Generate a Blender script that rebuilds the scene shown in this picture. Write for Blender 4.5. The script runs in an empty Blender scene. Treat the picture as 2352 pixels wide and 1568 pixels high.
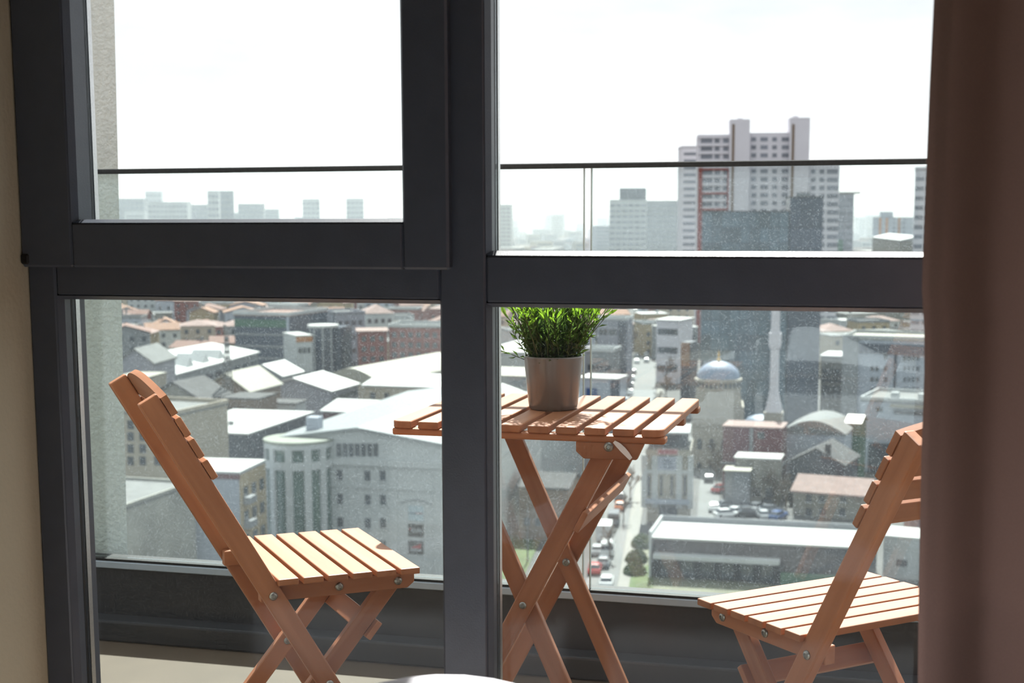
import bpy, bmesh, math, random
from mathutils import Vector, Matrix

random.seed(7)
S = bpy.context.scene
C = S.collection
R = math.radians

# ------------------------------------------------------------------ camera
F, CXP, CYP = 3350.0, 1176.0, 954.94
PITCH, YAW, ROLL, EYE = R(7.8176), R(15.3544), 0.0035, 1.134
FW = Vector((-math.sin(YAW) * math.cos(PITCH), math.cos(YAW) * math.cos(PITCH), -math.sin(PITCH)))
R0 = Vector((math.cos(YAW), math.sin(YAW), 0))
U0 = R0.cross(FW)
FH = Vector((-math.sin(YAW), math.cos(YAW), 0))
cr, sr = math.cos(ROLL), math.sin(ROLL)
RX, UX = cr * R0 - sr * U0, sr * R0 + cr * U0
cam_data = bpy.data.cameras.new('camera')
cam = bpy.data.objects.new('camera', cam_data)
C.objects.link(cam)
m = Matrix((RX, UX, -FW)).transposed().to_4x4()
m.translation = (0, 0, EYE)
cam.matrix_world = m
cam_data.sensor_width = 36.0
cam_data.sensor_fit = 'HORIZONTAL'
cam_data.lens = F / 2352 * 36
cam_data.shift_y = (CYP - 784) / 2352
cam_data.clip_start = 0.05
cam_data.clip_end = 20000
cam_data.dof.use_dof = True
cam_data.dof.focus_distance = 2.6
cam_data.dof.aperture_fstop = 9.0
S.camera = cam

# ------------------------------------------------------------------ exposure and render look
S.view_settings.view_transform = 'Standard'
S.view_settings.look = 'None'
S.view_settings.gamma = 1.0
S.view_settings.use_curve_mapping = False
S.view_settings.exposure = 0.0
S.cycles.use_denoising = True
S.cycles.caustics_reflective = False
S.cycles.caustics_refractive = False
S.cycles.sample_clamp_indirect = 4.0
S.cycles.max_bounces = 7
S.cycles.transparent_max_bounces = 20
S.cycles.diffuse_bounces = 4
S.cycles.glossy_bounces = 3
S.cycles.adaptive_threshold = 0.06
S.cycles.adaptive_min_samples = 16

# ------------------------------------------------------------------ sky: bright overcast with a few faint clouds
SKY_STRENGTH = 1.18
w = bpy.data.worlds.new('overcast_sky')
S.world = w
w.use_nodes = True
nt = w.node_tree
nt.nodes.clear()
wo = nt.nodes.new('ShaderNodeOutputWorld')
bg = nt.nodes.new('ShaderNodeBackground')
tc = nt.nodes.new('ShaderNodeTexCoord')
mp = nt.nodes.new('ShaderNodeMapping')
mp.inputs['Scale'].default_value = (1.2, 1.2, 4.5)
mp.inputs['Location'].default_value = (0.35, 0.2, 0.1)
nz = nt.nodes.new('ShaderNodeTexNoise')
nz.inputs['Scale'].default_value = 2.6
nz.inputs['Detail'].default_value = 5
nz.inputs['Roughness'].default_value = 0.55
rp = nt.nodes.new('ShaderNodeValToRGB')
rp.color_ramp.elements[0].position = 0.36
rp.color_ramp.elements[0].color = (0.76, 0.79, 0.84, 1)
rp.color_ramp.elements[1].position = 0.56
rp.color_ramp.elements[1].color = (0.96, 0.98, 1.0, 1)
nt.links.new(tc.outputs['Generated'], mp.inputs['Vector'])
nt.links.new(mp.outputs['Vector'], nz.inputs['Vector'])
nt.links.new(nz.outputs['Fac'], rp.inputs['Fac'])
nt.links.new(rp.outputs['Color'], bg.inputs['Color'])
bg.inputs['Strength'].default_value = SKY_STRENGTH
nt.links.new(bg.outputs['Background'], wo.inputs['Surface'])

# ------------------------------------------------------------------ sun: high ahead of the window, slightly to the left
SUN_AZ, SUN_EL = R(-8), R(50)
sun_d = bpy.data.lights.new('sun', 'SUN')
sun_d.energy = 12.5
sun_d.angle = R(1.2)
sun_d.color = (1.0, 0.965, 0.91)
sun = bpy.data.objects.new('sun', sun_d)
C.objects.link(sun)
to_sun = Vector((math.sin(SUN_AZ) * math.cos(SUN_EL), math.cos(SUN_AZ) * math.cos(SUN_EL), math.sin(SUN_EL)))
sun.rotation_euler = to_sun.to_track_quat('Z', 'Y').to_euler()
sun.location = (2, 6, 8)

# ------------------------------------------------------------------ from a pixel of the 2352x1568 photograph to a place
def ray(u, v):
    a, b = (u - CXP) / F, -(v - CYP) / F
    return FW + (a * cr + b * sr) * R0 + (-a * sr + b * cr) * U0
ORG = Vector((0, 0, EYE))
def at_y(u, v, y):
    d = ray(u, v); return ORG + d * (y / d.y)
def at_z(u, v, z):
    d = ray(u, v); return ORG + d * ((z - EYE) / d.z)
def at_d(u, v, dist):
    d = ray(u, v); return ORG + d * (dist / d.dot(FH))

# ------------------------------------------------------------------ materials
MATS = {}
def new_mat(name):
    mt = bpy.data.materials.new(name)
    mt.use_nodes = True
    n = mt.node_tree.nodes
    n.clear()
    out = n.new('ShaderNodeOutputMaterial')
    MATS[name] = mt
    return mt, n, mt.node_tree.links, out

def srgb(r, g, b):
    f = lambda c: (c / 255 / 12.92) if c <= 10 else (((c / 255) + 0.055) / 1.055) ** 2.4
    return (f(r), f(g), f(b), 1)

def plain(name, col, rough=0.7, var=0.12, scale=6.0, metal=0.0, bump=0.0, bscale=60.0, spec=0.4, obj_var=0.0, coords='Object', stretch=(1, 1, 1)):
    """noise-mottled principled surface"""
    if name in MATS: return MATS[name]
    mt, n, l, out = new_mat(name)
    p = n.new('ShaderNodeBsdfPrincipled')
    p.inputs['Roughness'].default_value = rough
    p.inputs['Metallic'].default_value = metal
    p.inputs['Specular IOR Level'].default_value = spec
    t = n.new('ShaderNodeTexCoord'); mpn = n.new('ShaderNodeMapping')
    mpn.inputs['Scale'].default_value = stretch
    l.new(t.outputs[coords], mpn.inputs['Vector'])
    z = n.new('ShaderNodeTexNoise'); z.inputs['Scale'].default_value = scale; z.inputs['Detail'].default_value = 4
    l.new(mpn.outputs['Vector'], z.inputs['Vector'])
    mr = n.new('ShaderNodeMapRange')
    mr.inputs['From Min'].default_value = 0.25; mr.inputs['From Max'].default_value = 0.75
    mr.inputs['To Min'].default_value = 1 - var; mr.inputs['To Max'].default_value = 1 + var
    l.new(z.outputs['Fac'], mr.inputs['Value'])
    val = mr.outputs['Result']
    if obj_var:
        oi = n.new('ShaderNodeObjectInfo'); m2 = n.new('ShaderNodeMapRange')
        m2.inputs['To Min'].default_value = 1 - obj_var; m2.inputs['To Max'].default_value = 1 + obj_var
        l.new(oi.outputs['Random'], m2.inputs['Value'])
        mm = n.new('ShaderNodeMath'); mm.operation = 'MULTIPLY'
        l.new(val, mm.inputs[0]); l.new(m2.outputs['Result'], mm.inputs[1]); val = mm.outputs[0]
    vm = n.new('ShaderNodeVectorMath'); vm.operation = 'SCALE'
    vm.inputs[0].default_value = col[:3]
    l.new(val, vm.inputs['Scale'])
    l.new(vm.outputs['Vector'], p.inputs['Base Color'])
    if bump:
        zb = n.new('ShaderNodeTexNoise'); zb.inputs['Scale'].default_value = bscale; zb.inputs['Detail'].default_value = 3
        l.new(mpn.outputs['Vector'], zb.inputs['Vector'])
        b = n.new('ShaderNodeBump'); b.inputs['Strength'].default_value = bump; b.inputs['Distance'].default_value = 0.02
        l.new(zb.outputs['Fac'], b.inputs['Height']); l.new(b.outputs['Normal'], p.inputs['Normal'])
    l.new(p.outputs['BSDF'], out.inputs['Surface'])
    return mt

def wood_mat(name, c1, c2, rough=0.42):
    mt, n, l, out = new_mat(name)
    p = n.new('ShaderNodeBsdfPrincipled')
    p.inputs['Roughness'].default_value = rough
    p.inputs['Specular IOR Level'].default_value = 0.5
    t = n.new('ShaderNodeTexCoord'); mpn = n.new('ShaderNodeMapping')
    mpn.inputs['Scale'].default_value = (3, 45, 45)
    oi = n.new('ShaderNodeObjectInfo')
    add = n.new('ShaderNodeVectorMath'); add.operation = 'ADD'
    l.new(t.outputs['Object'], mpn.inputs['Vector'])
    l.new(mpn.outputs['Vector'], add.inputs[0])
    sc = n.new('ShaderNodeVectorMath'); sc.operation = 'SCALE'
    sc.inputs[0].default_value = (37, 91, 53); l.new(oi.outputs['Random'], sc.inputs['Scale'])
    l.new(sc.outputs['Vector'], add.inputs[1])
    z = n.new('ShaderNodeTexNoise'); z.inputs['Scale'].default_value = 1.0; z.inputs['Detail'].default_value = 5
    z.inputs['Distortion'].default_value = 0.4
    l.new(add.outputs['Vector'], z.inputs['Vector'])
    rampn = n.new('ShaderNodeValToRGB')
    rampn.color_ramp.elements[0].position = 0.3; rampn.color_ramp.elements[0].color = c1
    rampn.color_ramp.elements[1].position = 0.7; rampn.color_ramp.elements[1].color = c2
    l.new(z.outputs['Fac'], rampn.inputs['Fac'])
    mr = n.new('ShaderNodeMapRange'); mr.inputs['To Min'].default_value = 0.9; mr.inputs['To Max'].default_value = 1.1
    l.new(oi.outputs['Random'], mr.inputs['Value'])
    vm = n.new('ShaderNodeVectorMath'); vm.operation = 'SCALE'
    l.new(rampn.outputs['Color'], vm.inputs[0]); l.new(mr.outputs['Result'], vm.inputs['Scale'])
    l.new(vm.outputs['Vector'], p.inputs['Base Color'])
    b = n.new('ShaderNodeBump'); b.inputs['Strength'].default_value = 0.12; b.inputs['Distance'].default_value = 0.002
    l.new(z.outputs['Fac'], b.inputs['Height']); l.new(b.outputs['Normal'], p.inputs['Normal'])
    l.new(p.outputs['BSDF'], out.inputs['Surface'])
    return mt

def glass_mat(name, tint, refl=0.04, dust=0.0, dustcol=(0.8, 0.83, 0.85, 1), speck=0.0, speck_scale=420.0, haze_scale=3.0):
    """thin pane: clear transmission, facing-dependent mirror, optional film of dust"""
    mt, n, l, out = new_mat(name)
    tr = n.new('ShaderNodeBsdfTransparent'); tr.inputs['Color'].default_value = tint
    gl = n.new('ShaderNodeBsdfGlossy'); gl.inputs['Roughness'].default_value = 0.0
    gl.inputs['Color'].default_value = (0.9, 0.95, 1, 1)
    lw = n.new('ShaderNodeLayerWeight'); lw.inputs['Blend'].default_value = 0.5
    pw = n.new('ShaderNodeMath'); pw.operation = 'POWER'; pw.inputs[1].default_value = 4
    l.new(lw.outputs['Facing'], pw.inputs[0])
    ma = n.new('ShaderNodeMath'); ma.operation = 'MULTIPLY_ADD'; ma.inputs[1].default_value = 0.6; ma.inputs[2].default_value = refl
    l.new(pw.outputs[0], ma.inputs[0])
    mx = n.new('ShaderNodeMixShader'); l.new(ma.outputs[0], mx.inputs['Fac'])
    l.new(tr.outputs[0], mx.inputs[1]); l.new(gl.outputs[0], mx.inputs[2])
    last = mx.outputs[0]
    if dust or speck:
        t = n.new('ShaderNodeTexCoord')
        z = n.new('ShaderNodeTexNoise'); z.inputs['Scale'].default_value = haze_scale; z.inputs['Detail'].default_value = 3
        l.new(t.outputs['Object'], z.inputs['Vector'])
        mr = n.new('ShaderNodeMapRange'); mr.inputs['From Min'].default_value = 0.3; mr.inputs['From Max'].default_value = 0.7
        mr.inputs['To Min'].default_value = dust * 0.6; mr.inputs['To Max'].default_value = dust * 1.4
        l.new(z.outputs['Fac'], mr.inputs['Value'])
        val = mr.outputs['Result']
        if speck:
            z2 = n.new('ShaderNodeTexNoise'); z2.inputs['Scale'].default_value = speck_scale; z2.inputs['Detail'].default_value = 1
            l.new(t.outputs['Object'], z2.inputs['Vector'])
            m2 = n.new('ShaderNodeMapRange'); m2.inputs['From Min'].default_value = 0.58; m2.inputs['From Max'].default_value = 0.8
            m2.inputs['To Max'].default_value = speck
            l.new(z2.outputs['Fac'], m2.inputs['Value'])
            ad = n.new('ShaderNodeMath'); l.new(val, ad.inputs[0]); l.new(m2.outputs['Result'], ad.inputs[1]); val = ad.outputs[0]
        d1 = n.new('ShaderNodeBsdfDiffuse'); d1.inputs['Color'].default_value = dustcol
        d2 = n.new('ShaderNodeBsdfTranslucent'); d2.inputs['Color'].default_value = dustcol
        md = n.new('ShaderNodeMixShader'); md.inputs['Fac'].default_value = 0.6
        l.new(d1.outputs[0], md.inputs[1]); l.new(d2.outputs[0], md.inputs[2])
        mx2 = n.new('ShaderNodeMixShader'); l.new(val, mx2.inputs['Fac'])
        l.new(last, mx2.inputs[1]); l.new(md.outputs[0], mx2.inputs[2]); last = mx2.outputs[0]
    l.new(last, out.inputs['Surface'])
    return mt

def cloth_mat(name, col, trans, transcol, bump=0.15, bscale=900.0):
    mt, n, l, out = new_mat(name)
    t = n.new('ShaderNodeTexCoord')
    z = n.new('ShaderNodeTexNoise'); z.inputs['Scale'].default_value = bscale; z.inputs['Detail'].default_value = 2
    l.new(t.outputs['Object'], z.inputs['Vector'])
    mr = n.new('ShaderNodeMapRange'); mr.inputs['To Min'].default_value = 0.8; mr.inputs['To Max'].default_value = 1.2
    l.new(z.outputs['Fac'], mr.inputs['Value'])
    vm = n.new('ShaderNodeVectorMath'); vm.operation = 'SCALE'; vm.inputs[0].default_value = col[:3]
    l.new(mr.outputs['Result'], vm.inputs['Scale'])
    d1 = n.new('ShaderNodeBsdfDiffuse'); l.new(vm.outputs['Vector'], d1.inputs['Color'])
    d2 = n.new('ShaderNodeBsdfTranslucent'); d2.inputs['Color'].default_value = transcol
    b = n.new('ShaderNodeBump'); b.inputs['Strength'].default_value = bump; b.inputs['Distance'].default_value = 0.001
    l.new(z.outputs['Fac'], b.inputs['Height']); l.new(b.outputs['Normal'], d1.inputs['Normal'])
    mx = n.new('ShaderNodeMixShader'); mx.inputs['Fac'].default_value = trans
    l.new(d1.outputs[0], mx.inputs[1]); l.new(d2.outputs[0], mx.inputs[2])
    l.new(mx.outputs[0], out.inputs['Surface'])
    return mt

# ------------------------------------------------------------------ mesh helpers
def mesh_from(bm, name, mats):
    me = bpy.data.meshes.new(name)
    bm.to_mesh(me); bm.free()
    for mt in (mats if isinstance(mats, (list, tuple)) else [mats]):
        me.materials.append(mt)
    return me

def obj(name, me, parent=None, mat=None, smooth=False):
    o = bpy.data.objects.new(name, me)
    C.objects.link(o)
    if parent is not None: o.parent = parent
    if mat is not None: o.matrix_basis = mat
    if smooth:
        for p in me.polygons: p.use_smooth = True
    return o

def empty(name, loc=(0, 0, 0), rz=0.0):
    o = bpy.data.objects.new(name, None)
    o.empty_display_size = 0.1
    C.objects.link(o)
    o.location = loc; o.rotation_euler = (0, 0, rz)
    return o

def tag(o, label=None, cat=None, group=None, kind=None):
    if label: o['label'] = label
    if cat: o['category'] = cat
    if group: o['group'] = group
    if kind: o['kind'] = kind
    return o

BOXC = {}
def box_mesh(lx, ly, lz, mats, bev=0.0, seg=1):
    key = (round(lx, 5), round(ly, 5), round(lz, 5), bev, seg, tuple(id(x) for x in (mats if isinstance(mats, (list, tuple)) else [mats])))
    if key in BOXC: return BOXC[key]
    bm = bmesh.new()
    bmesh.ops.create_cube(bm, size=1.0)
    bmesh.ops.scale(bm, vec=(lx, ly, lz), verts=bm.verts)
    if bev > 0:
        bmesh.ops.bevel(bm, geom=bm.edges[:], offset=bev, segments=seg, affect='EDGES', profile=0.5)
    BOXC[key] = mesh_from(bm, 'box', mats)
    return BOXC[key]

def box(name, x0, x1, y0, y1, z0, z1, mat, parent=None, bev=0.0, seg=1):
    return obj(name, box_mesh(abs(x1 - x0), abs(y1 - y0), abs(z1 - z0), mat, bev, seg), parent,
               Matrix.Translation(((x0 + x1) / 2, (y0 + y1) / 2, (z0 + z1) / 2)))

def beam(name, p0, p1, width, thick, wdir, mat, parent=None, bev=0.0018, seg=1):
    """board from p0 to p1; local x runs along the grain, y across its width (towards wdir), z through its thickness"""
    p0, p1 = Vector(p0), Vector(p1)
    x = (p1 - p0); L = x.length; x.normalize()
    y = Vector(wdir); y = (y - x * y.dot(x)).normalized(); z = x.cross(y)
    mm = Matrix((x, y, z)).transposed().to_4x4(); mm.translation = (p0 + p1) / 2
    return obj(name, box_mesh(L, width, thick, mat, bev, seg), parent, mm)

def prism(name, pts, axis, a0, a1, mat, parent=None, local=None, bev=0.0):
    """extrude a 2-D outline along an axis: 'x' outline is (y,z), 'y' outline is (x,z), 'z' outline is (x,y)"""
    bm = bmesh.new()
    def P(q, a):
        return {'x': (a, q[0], q[1]), 'y': (q[0], a, q[1]), 'z': (q[0], q[1], a)}[axis]
    A = [bm.verts.new(P(q, a0)) for q in pts]; B = [bm.verts.new(P(q, a1)) for q in pts]
    bm.faces.new(A); bm.faces.new(B[::-1])
    for i in range(len(pts)):
        j = (i + 1) % len(pts); bm.faces.new((A[i], B[i], B[j], A[j]))
    bmesh.ops.recalc_face_normals(bm, faces=bm.faces)
    if bev: bmesh.ops.bevel(bm, geom=bm.edges[:], offset=bev, segments=1, affect='EDGES')
    return obj(name, mesh_from(bm, name, mat), parent, local)

def lathe(prof, seg=32, cap=True):
    bm = bmesh.new(); rings = []
    for r, z in prof:
        if r < 1e-6: rings.append([bm.verts.new((0, 0, z))])
        else: rings.append([bm.verts.new((r * math.cos(2 * math.pi * i / seg), r * math.sin(2 * math.pi * i / seg), z)) for i in range(seg)])
    for a, b in zip(rings, rings[1:]):
        for i in range(seg):
            j = (i + 1) % seg
            if len(a) == 1 and len(b) == 1: continue
            if len(a) == 1: bm.faces.new((a[0], b[j], b[i]))
            elif len(b) == 1: bm.faces.new((a[i], a[j], b[0]))
            else: bm.faces.new((a[i], a[j], b[j], b[i]))
    if cap and len(rings[0]) > 1: bm.faces.new(rings[0][::-1])
    if cap and len(rings[-1]) > 1: bm.faces.new(rings[-1])
    bmesh.ops.recalc_face_normals(bm, faces=bm.faces)
    return bm

def copy_tree(o, parent=None):
    c = o.copy(); C.objects.link(c); c.parent = parent
    for ch in list(o.children): copy_tree(ch, c)
    return c
# ------------------------------------------------------------------ the room and its window
M_FRAME = plain('anthracite_window_foil', srgb(66, 72, 84), rough=0.36, var=0.08, scale=30, bump=0.05, bscale=500, spec=0.5)
M_GASKET = plain('black_gasket', srgb(16, 16, 18), rough=0.55, var=0.1, scale=20)
M_SPACER = plain('aluminium_spacer', srgb(205, 205, 205), rough=0.3, metal=1.0, var=0.1, scale=400)
M_WALL = plain('beige_wall_paint', srgb(176, 167, 148), rough=0.85, var=0.05, scale=3, bump=0.08, bscale=120)
M_WALL2 = plain('white_wall_paint', srgb(232, 228, 220), rough=0.9, var=0.03, scale=3)
M_CEIL = plain('ceiling_paint', srgb(235, 233, 228), rough=0.9, var=0.02, scale=3)
M_LAMINATE = plain('oak_laminate', srgb(178, 150, 116), rough=0.6, var=0.2, scale=4, stretch=(1, 12, 1))
M_GLASS = glass_mat('window_glass', (0.965, 0.98, 0.975, 1), refl=0.008, dust=0.0006, speck=0.02, speck_scale=600)
M_STUCCO = plain('pale_stucco', srgb(246, 247, 243), rough=0.95, var=0.07, scale=40, bump=0.35, bscale=90)
M_FACADE = plain('grey_facade_render', srgb(140, 141, 139), rough=0.9, var=0.05, scale=3)
M_TILE = plain('balcony_tile', srgb(94, 82, 68), rough=0.6, var=0.12, scale=8)
M_CLAD = plain('anthracite_cladding', srgb(60, 62, 66), rough=0.34, var=0.05, scale=4)
M_ALU = plain('silver_grey_paint', srgb(176, 192, 206), rough=0.45, metal=0.0, var=0.04, scale=30)
M_RAILDARK = plain('dark_handrail', srgb(58, 60, 62), rough=0.45, metal=0.3, var=0.3, scale=160)
M_RGLASS = glass_mat('balustrade_glass', (0.935, 0.972, 0.962, 1), refl=0.035, dust=0.028, dustcol=(0.74, 0.83, 0.92, 1), speck=0.10, speck_scale=260, haze_scale=2.2)
M_GEDGE = plain('glass_edge', srgb(176, 188, 184), rough=0.25, var=0.1, scale=80)

YI, YS, YG, YO = 1.80, 1.785, 1.83, 1.875
XWL = at_y(60, 560, YI).x                       # where the left wall meets the frame
ZTOP, ZBOT, XR = 2.32, 0.06, 1.30
# floor, walls, ceiling
struct = lambda o: tag(o, kind='structure')
struct(box('floor', XWL, 2.7, -3.2, YI, -0.12, 0.0, M_LAMINATE))
struct(box('ceiling', XWL, 2.7, -3.2, YO, 2.5, 2.62, M_CEIL))
struct(box('wall_left', XWL - 0.25, XWL, -3.2, YO + 0.002, -0.12, 2.5, M_WALL))
struct(box('wall_right', 2.7, 2.85, -3.2, YO, -0.12, 2.62, M_WALL2))
struct(box('wall_back', XWL, 2.7, -3.35, -3.2, -0.12, 2.62, M_WALL2))
wf = struct(empty('wall_front'))
for nm, a, b, c, d in (('pier', XR, 4.2, -0.3, 3.2), ('lintel', XWL, XR, ZTOP, 3.2), ('pier', -4.6, XWL - 0.252, -0.3, 3.2)):
    box(nm, a, b, YI, YO + 0.03, c, d, M_FACADE, wf)
# window: a tilt sash above a fixed pane on the left, two fixed panes on the right
win = struct(empty('window_1'))
xm0, xm1 = at_y(1015, 1200, YI).x, at_y(1143, 1200, YG).x - 0.006   # mullion sides below the transom
zt0 = (at_y(170, 679, YI).z + at_y(1015, 690, YI).z) / 2             # transom underside left
zt1 = at_y(1640, 703, YI).z                                         # transom underside right
xl_g = at_y(197, 1400, YG).x - 0.006                                # left jamb inner edge
zs0 = at_y(520, 616, YS).z                                          # sash bottom
zu1 = at_y(1640, 572, YG).z                                         # upper right glass bottom
box('jamb', XWL, xl_g, YI, YO, ZBOT, ZTOP, M_FRAME, win, 0.003)
box('mullion', xm0, xm1, YI, YO, ZBOT, ZTOP, M_FRAME, win, 0.003)
box('jamb', XR - 0.07, XR, YI, YO, ZBOT, ZTOP, M_FRAME, win, 0.003)
box('head', xl_g, XR, YI, YO, ZTOP - 0.06, ZTOP, M_FRAME, win, 0.003)
box('sill', xl_g, XR, YI, YO, ZBOT - 0.06, ZBOT + 0.05, M_FRAME, win, 0.003)
box('transom', xl_g, xm0, YI + 0.001, YO, zt0, zs0 + 0.03, M_FRAME, win, 0.003)
box('transom', xm1, XR - 0.07, YI + 0.001, YO, zt1, zu1 - 0.008, M_FRAME, win, 0.003)
def bead_v(x, side, z0, z1):
    s = side
    prism('glazing_bead', [(x, YI + 0.0015), (x + s * 0.0055, YI + 0.012), (x + s * 0.0055, YG - 0.003), (x, YG - 0.003)], 'z', z0, z1, M_FRAME, win)
    prism('gasket', [(x, YG - 0.003), (x + s * 0.0058, YG - 0.003), (x + s * 0.0058, YG), (x, YG)], 'z', z0, z1, M_GASKET, win)
    box('glass_spacer', min(x + s * 0.005, x + s * 0.0068), max(x + s * 0.005, x + s * 0.0068), YG + 0.008, YG + 0.018, z0, z1, M_SPACER, win)
def bead_h(z, side, x0, x1):
    s = side
    prism('glazing_bead', [(YI + 0.0015, z), (YI + 0.012, z + s * 0.0055), (YG - 0.003, z + s * 0.0055), (YG - 0.003, z)], 'x', x0, x1, M_FRAME, win)
    prism('gasket', [(YG - 0.003, z), (YG - 0.003, z + s * 0.0058), (YG, z + s * 0.0058), (YG, z)], 'x', x0, x1, M_GASKET, win)
bead_v(xl_g, 1, ZBOT + 0.05, zt0)
bead_v(xm1, 1, ZBOT + 0.05, zt1)
bead_v(xm1, 1, zu1 - 0.006, ZTOP - 0.06)
bead_h(zu1 - 0.008, 1, xm1, XR - 0.07)
bead_h(zt0, -1, xl_g, xm0 - 0.0005)
bead_h(zt1, -1, xm1, XR - 0.07)
def pane(x0, x1, z0, z1, y=YG):
    box('pane', x0, x1, y, y + 0.024, z0, z1, M_GLASS, win)
pane(xl_g, xm0, ZBOT + 0.04, zt0 + 0.01)
pane(xm1, XR - 0.07, ZBOT + 0.04, zt1 + 0.01)
pane(xm1, XR - 0.07, zu1 - 0.012, ZTOP - 0.05)
# the tilt sash: four bars, its own beads and pane
sash = obj('sash', box_mesh(0.012, 0.012, 0.012, M_FRAME), win, Matrix.Translation((XWL + 0.03, YS + 0.022, zs0 + 0.03)))
sx0, sx1 = XWL + 0.001, at_y(1028, 350, YS).x
gx0, gx1 = at_y(203, 300, YG).x - 0.006, at_y(921, 300, YS).x
gz = at_y(560, 501, YG).z - 0.0055
sash_l = []
def sbox(nm, x0, x1, z0, z1):
    o = box(nm, x0, x1, YS, YG + 0.03, z0, z1, M_FRAME, None, 0.003)
    o.parent = sash; o.matrix_parent_inverse = sash.matrix_basis.inverted()
    return o
sbox('stile', sx0, gx0, zs0, ZTOP - 0.03); sbox('stile', gx1, sx1, zs0, ZTOP - 0.03)
sbox('bottom_rail', gx0, gx1, zs0, gz); sbox('top_rail', gx0, gx1, ZTOP - 0.11, ZTOP - 0.03)
for q in ([(gx0, YS + 0.0015), (gx0 + 0.0055, YS + 0.012), (gx0 + 0.0055, YG), (gx0, YG)],):
    o = prism('glazing_bead', q, 'z', gz, ZTOP - 0.11, M_FRAME); o.parent = sash; o.matrix_parent_inverse = sash.matrix_basis.inverted()
    o = box('glass_spacer', gx0 + 0.005, gx0 + 0.0068, YG + 0.008, YG + 0.018, gz, ZTOP - 0.11, M_SPACER); o.parent = sash; o.matrix_parent_inverse = sash.matrix_basis.inverted()
o = prism('glazing_bead', [(YS + 0.0015, gz), (YS + 0.012, gz + 0.0045), (YG, gz + 0.0045), (YG, gz)], 'x', gx0, gx1, M_FRAME); o.parent = sash; o.matrix_parent_inverse = sash.matrix_basis.inverted()
o = box('pane', gx0, gx1, YG, YG + 0.024, gz - 0.004, ZTOP - 0.1, M_GLASS); o.parent = sash; o.matrix_parent_inverse = sash.matrix_basis.inverted()
o = box('hinge_cap', XWL + 0.0012, XWL + 0.0135, YS - 0.003, YS + 0.004, zs0 + 0.004, zs0 + 0.018, M_GASKET, None, 0.002); o.parent = sash; o.matrix_parent_inverse = sash.matrix_basis.inverted()

# ------------------------------------------------------------------ balcony
YB = 3.39
struct(box('floor', -4.6, 4.2, YO + 0.03, 3.62, -0.3, 0.0, M_TILE))
par = struct(empty('wall_parapet'))
box('kick_board', -2.6, 2.2, YB, YB + 0.07, 0.0, 0.058, M_CLAD, par, 0.006, 2)
box('panel', -2.6, 2.2, YB + 0.068, 3.60, 0.0, 0.186, M_CLAD, par, 0.002)
box('capping', -2.6, 2.2, YB + 0.062, 3.52, 0.186, 0.205, M_ALU, par, 0.002)
box('glass_channel', -2.6, 2.2, YB + 0.066, 3.51, 0.205, 0.212, M_GASKET, par)
YR = 3.47
rail = tag(empty('glass_balustrade', (-0.76, YR, 0.21)), 'frameless glass balustrade with thin dark handrail along the balcony edge', 'railing')
def rc(nm, x0, x1, y0, y1, z0, z1, mt, bev=0):
    o = box(nm, x0, x1, y0, y1, z0, z1, mt, None, bev)
    o.parent = rail; o.matrix_parent_inverse = Matrix.Translation((0.76, -YR, -0.21)); return o
xa, xb = at_y(1340, 560, YR).x, at_y(1358, 560, YR).x
for a, b in ((-2.45, xa), (xb, 2.1)):
    g = rc('glass_panel', a, b, YR, YR + 0.012, 0.213, 1.246, M_RGLASS)
rc('glass_edge', xa - 0.0005, xa + 0.0018, YR - 0.0003, YR + 0.0123, 0.213, 1.246, M_GEDGE)
rc('glass_edge', xb - 0.0018, xb + 0.0005, YR - 0.0003, YR + 0.0123, 0.213, 1.246, M_GEDGE)
rc('handrail', -2.45, 2.1, YR - 0.012, YR + 0.024, 1.2462, 1.2585, M_RAILDARK, 0.002)

# stuccoed fin of the facade beyond the railing, its edge leaning very slightly
pts = [at_y(262, 0, 3.62).x, at_y(293, 1280, 3.62).x]
z0p, z1p = at_y(293, 1280, 3.62).z, at_y(262, 0, 3.62).z
k = (pts[0] - pts[1]) / (z1p - z0p)
xf = lambda z: pts[1] + k * (z - z0p)
bm = bmesh.new()
vs = []
for z in (-4.0, 6.0):
    for x, y in ((-3.6, 3.62), (xf(z), 3.62), (xf(z) - 0.3, 3.9), (-3.6, 3.9)):
        vs.append(bm.verts.new((x, y, z)))
for f in ((0, 1, 2, 3), (4, 5, 6, 7), (0, 1, 5, 4), (1, 2, 6, 5), (2, 3, 7, 6), (3, 0, 4, 7)):
    bm.faces.new([vs[i] for i in f])
bmesh.ops.recalc_face_normals(bm, faces=bm.faces)
struct(obj('wall_fin', mesh_from(bm, 'fin', M_STUCCO)))
# ------------------------------------------------------------------ folding bistro furniture
M_WOOD = wood_mat('oiled_eucalyptus', (0.315, 0.120, 0.051, 1), (0.43, 0.182, 0.086, 1), rough=0.52)
M_BOLT = plain('zinc_bolt', srgb(150, 152, 148), rough=0.35, metal=1.0, var=0.15, scale=300)
BOLT = None
def bolt(p, outward, parent, r=0.0075, h=0.004, name='bolt'):
    key = (round(r, 4), round(h, 4))
    if key not in BOLTS:
        bm = lathe([(r, 0), (r, h * 0.35), (r * 0.8, h * 0.75), (r * 0.45, h), (r * 0.4, h * 0.72), (0, h * 0.7)], 16)
        BOLTS[key] = mesh_from(bm, 'bolt', M_BOLT)
    q = Vector(outward).to_track_quat('Z', 'Y').to_matrix().to_4x4(); q.translation = Vector(p)
    return obj(name, BOLTS[key], parent, q)
BOLTS = {}

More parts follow.
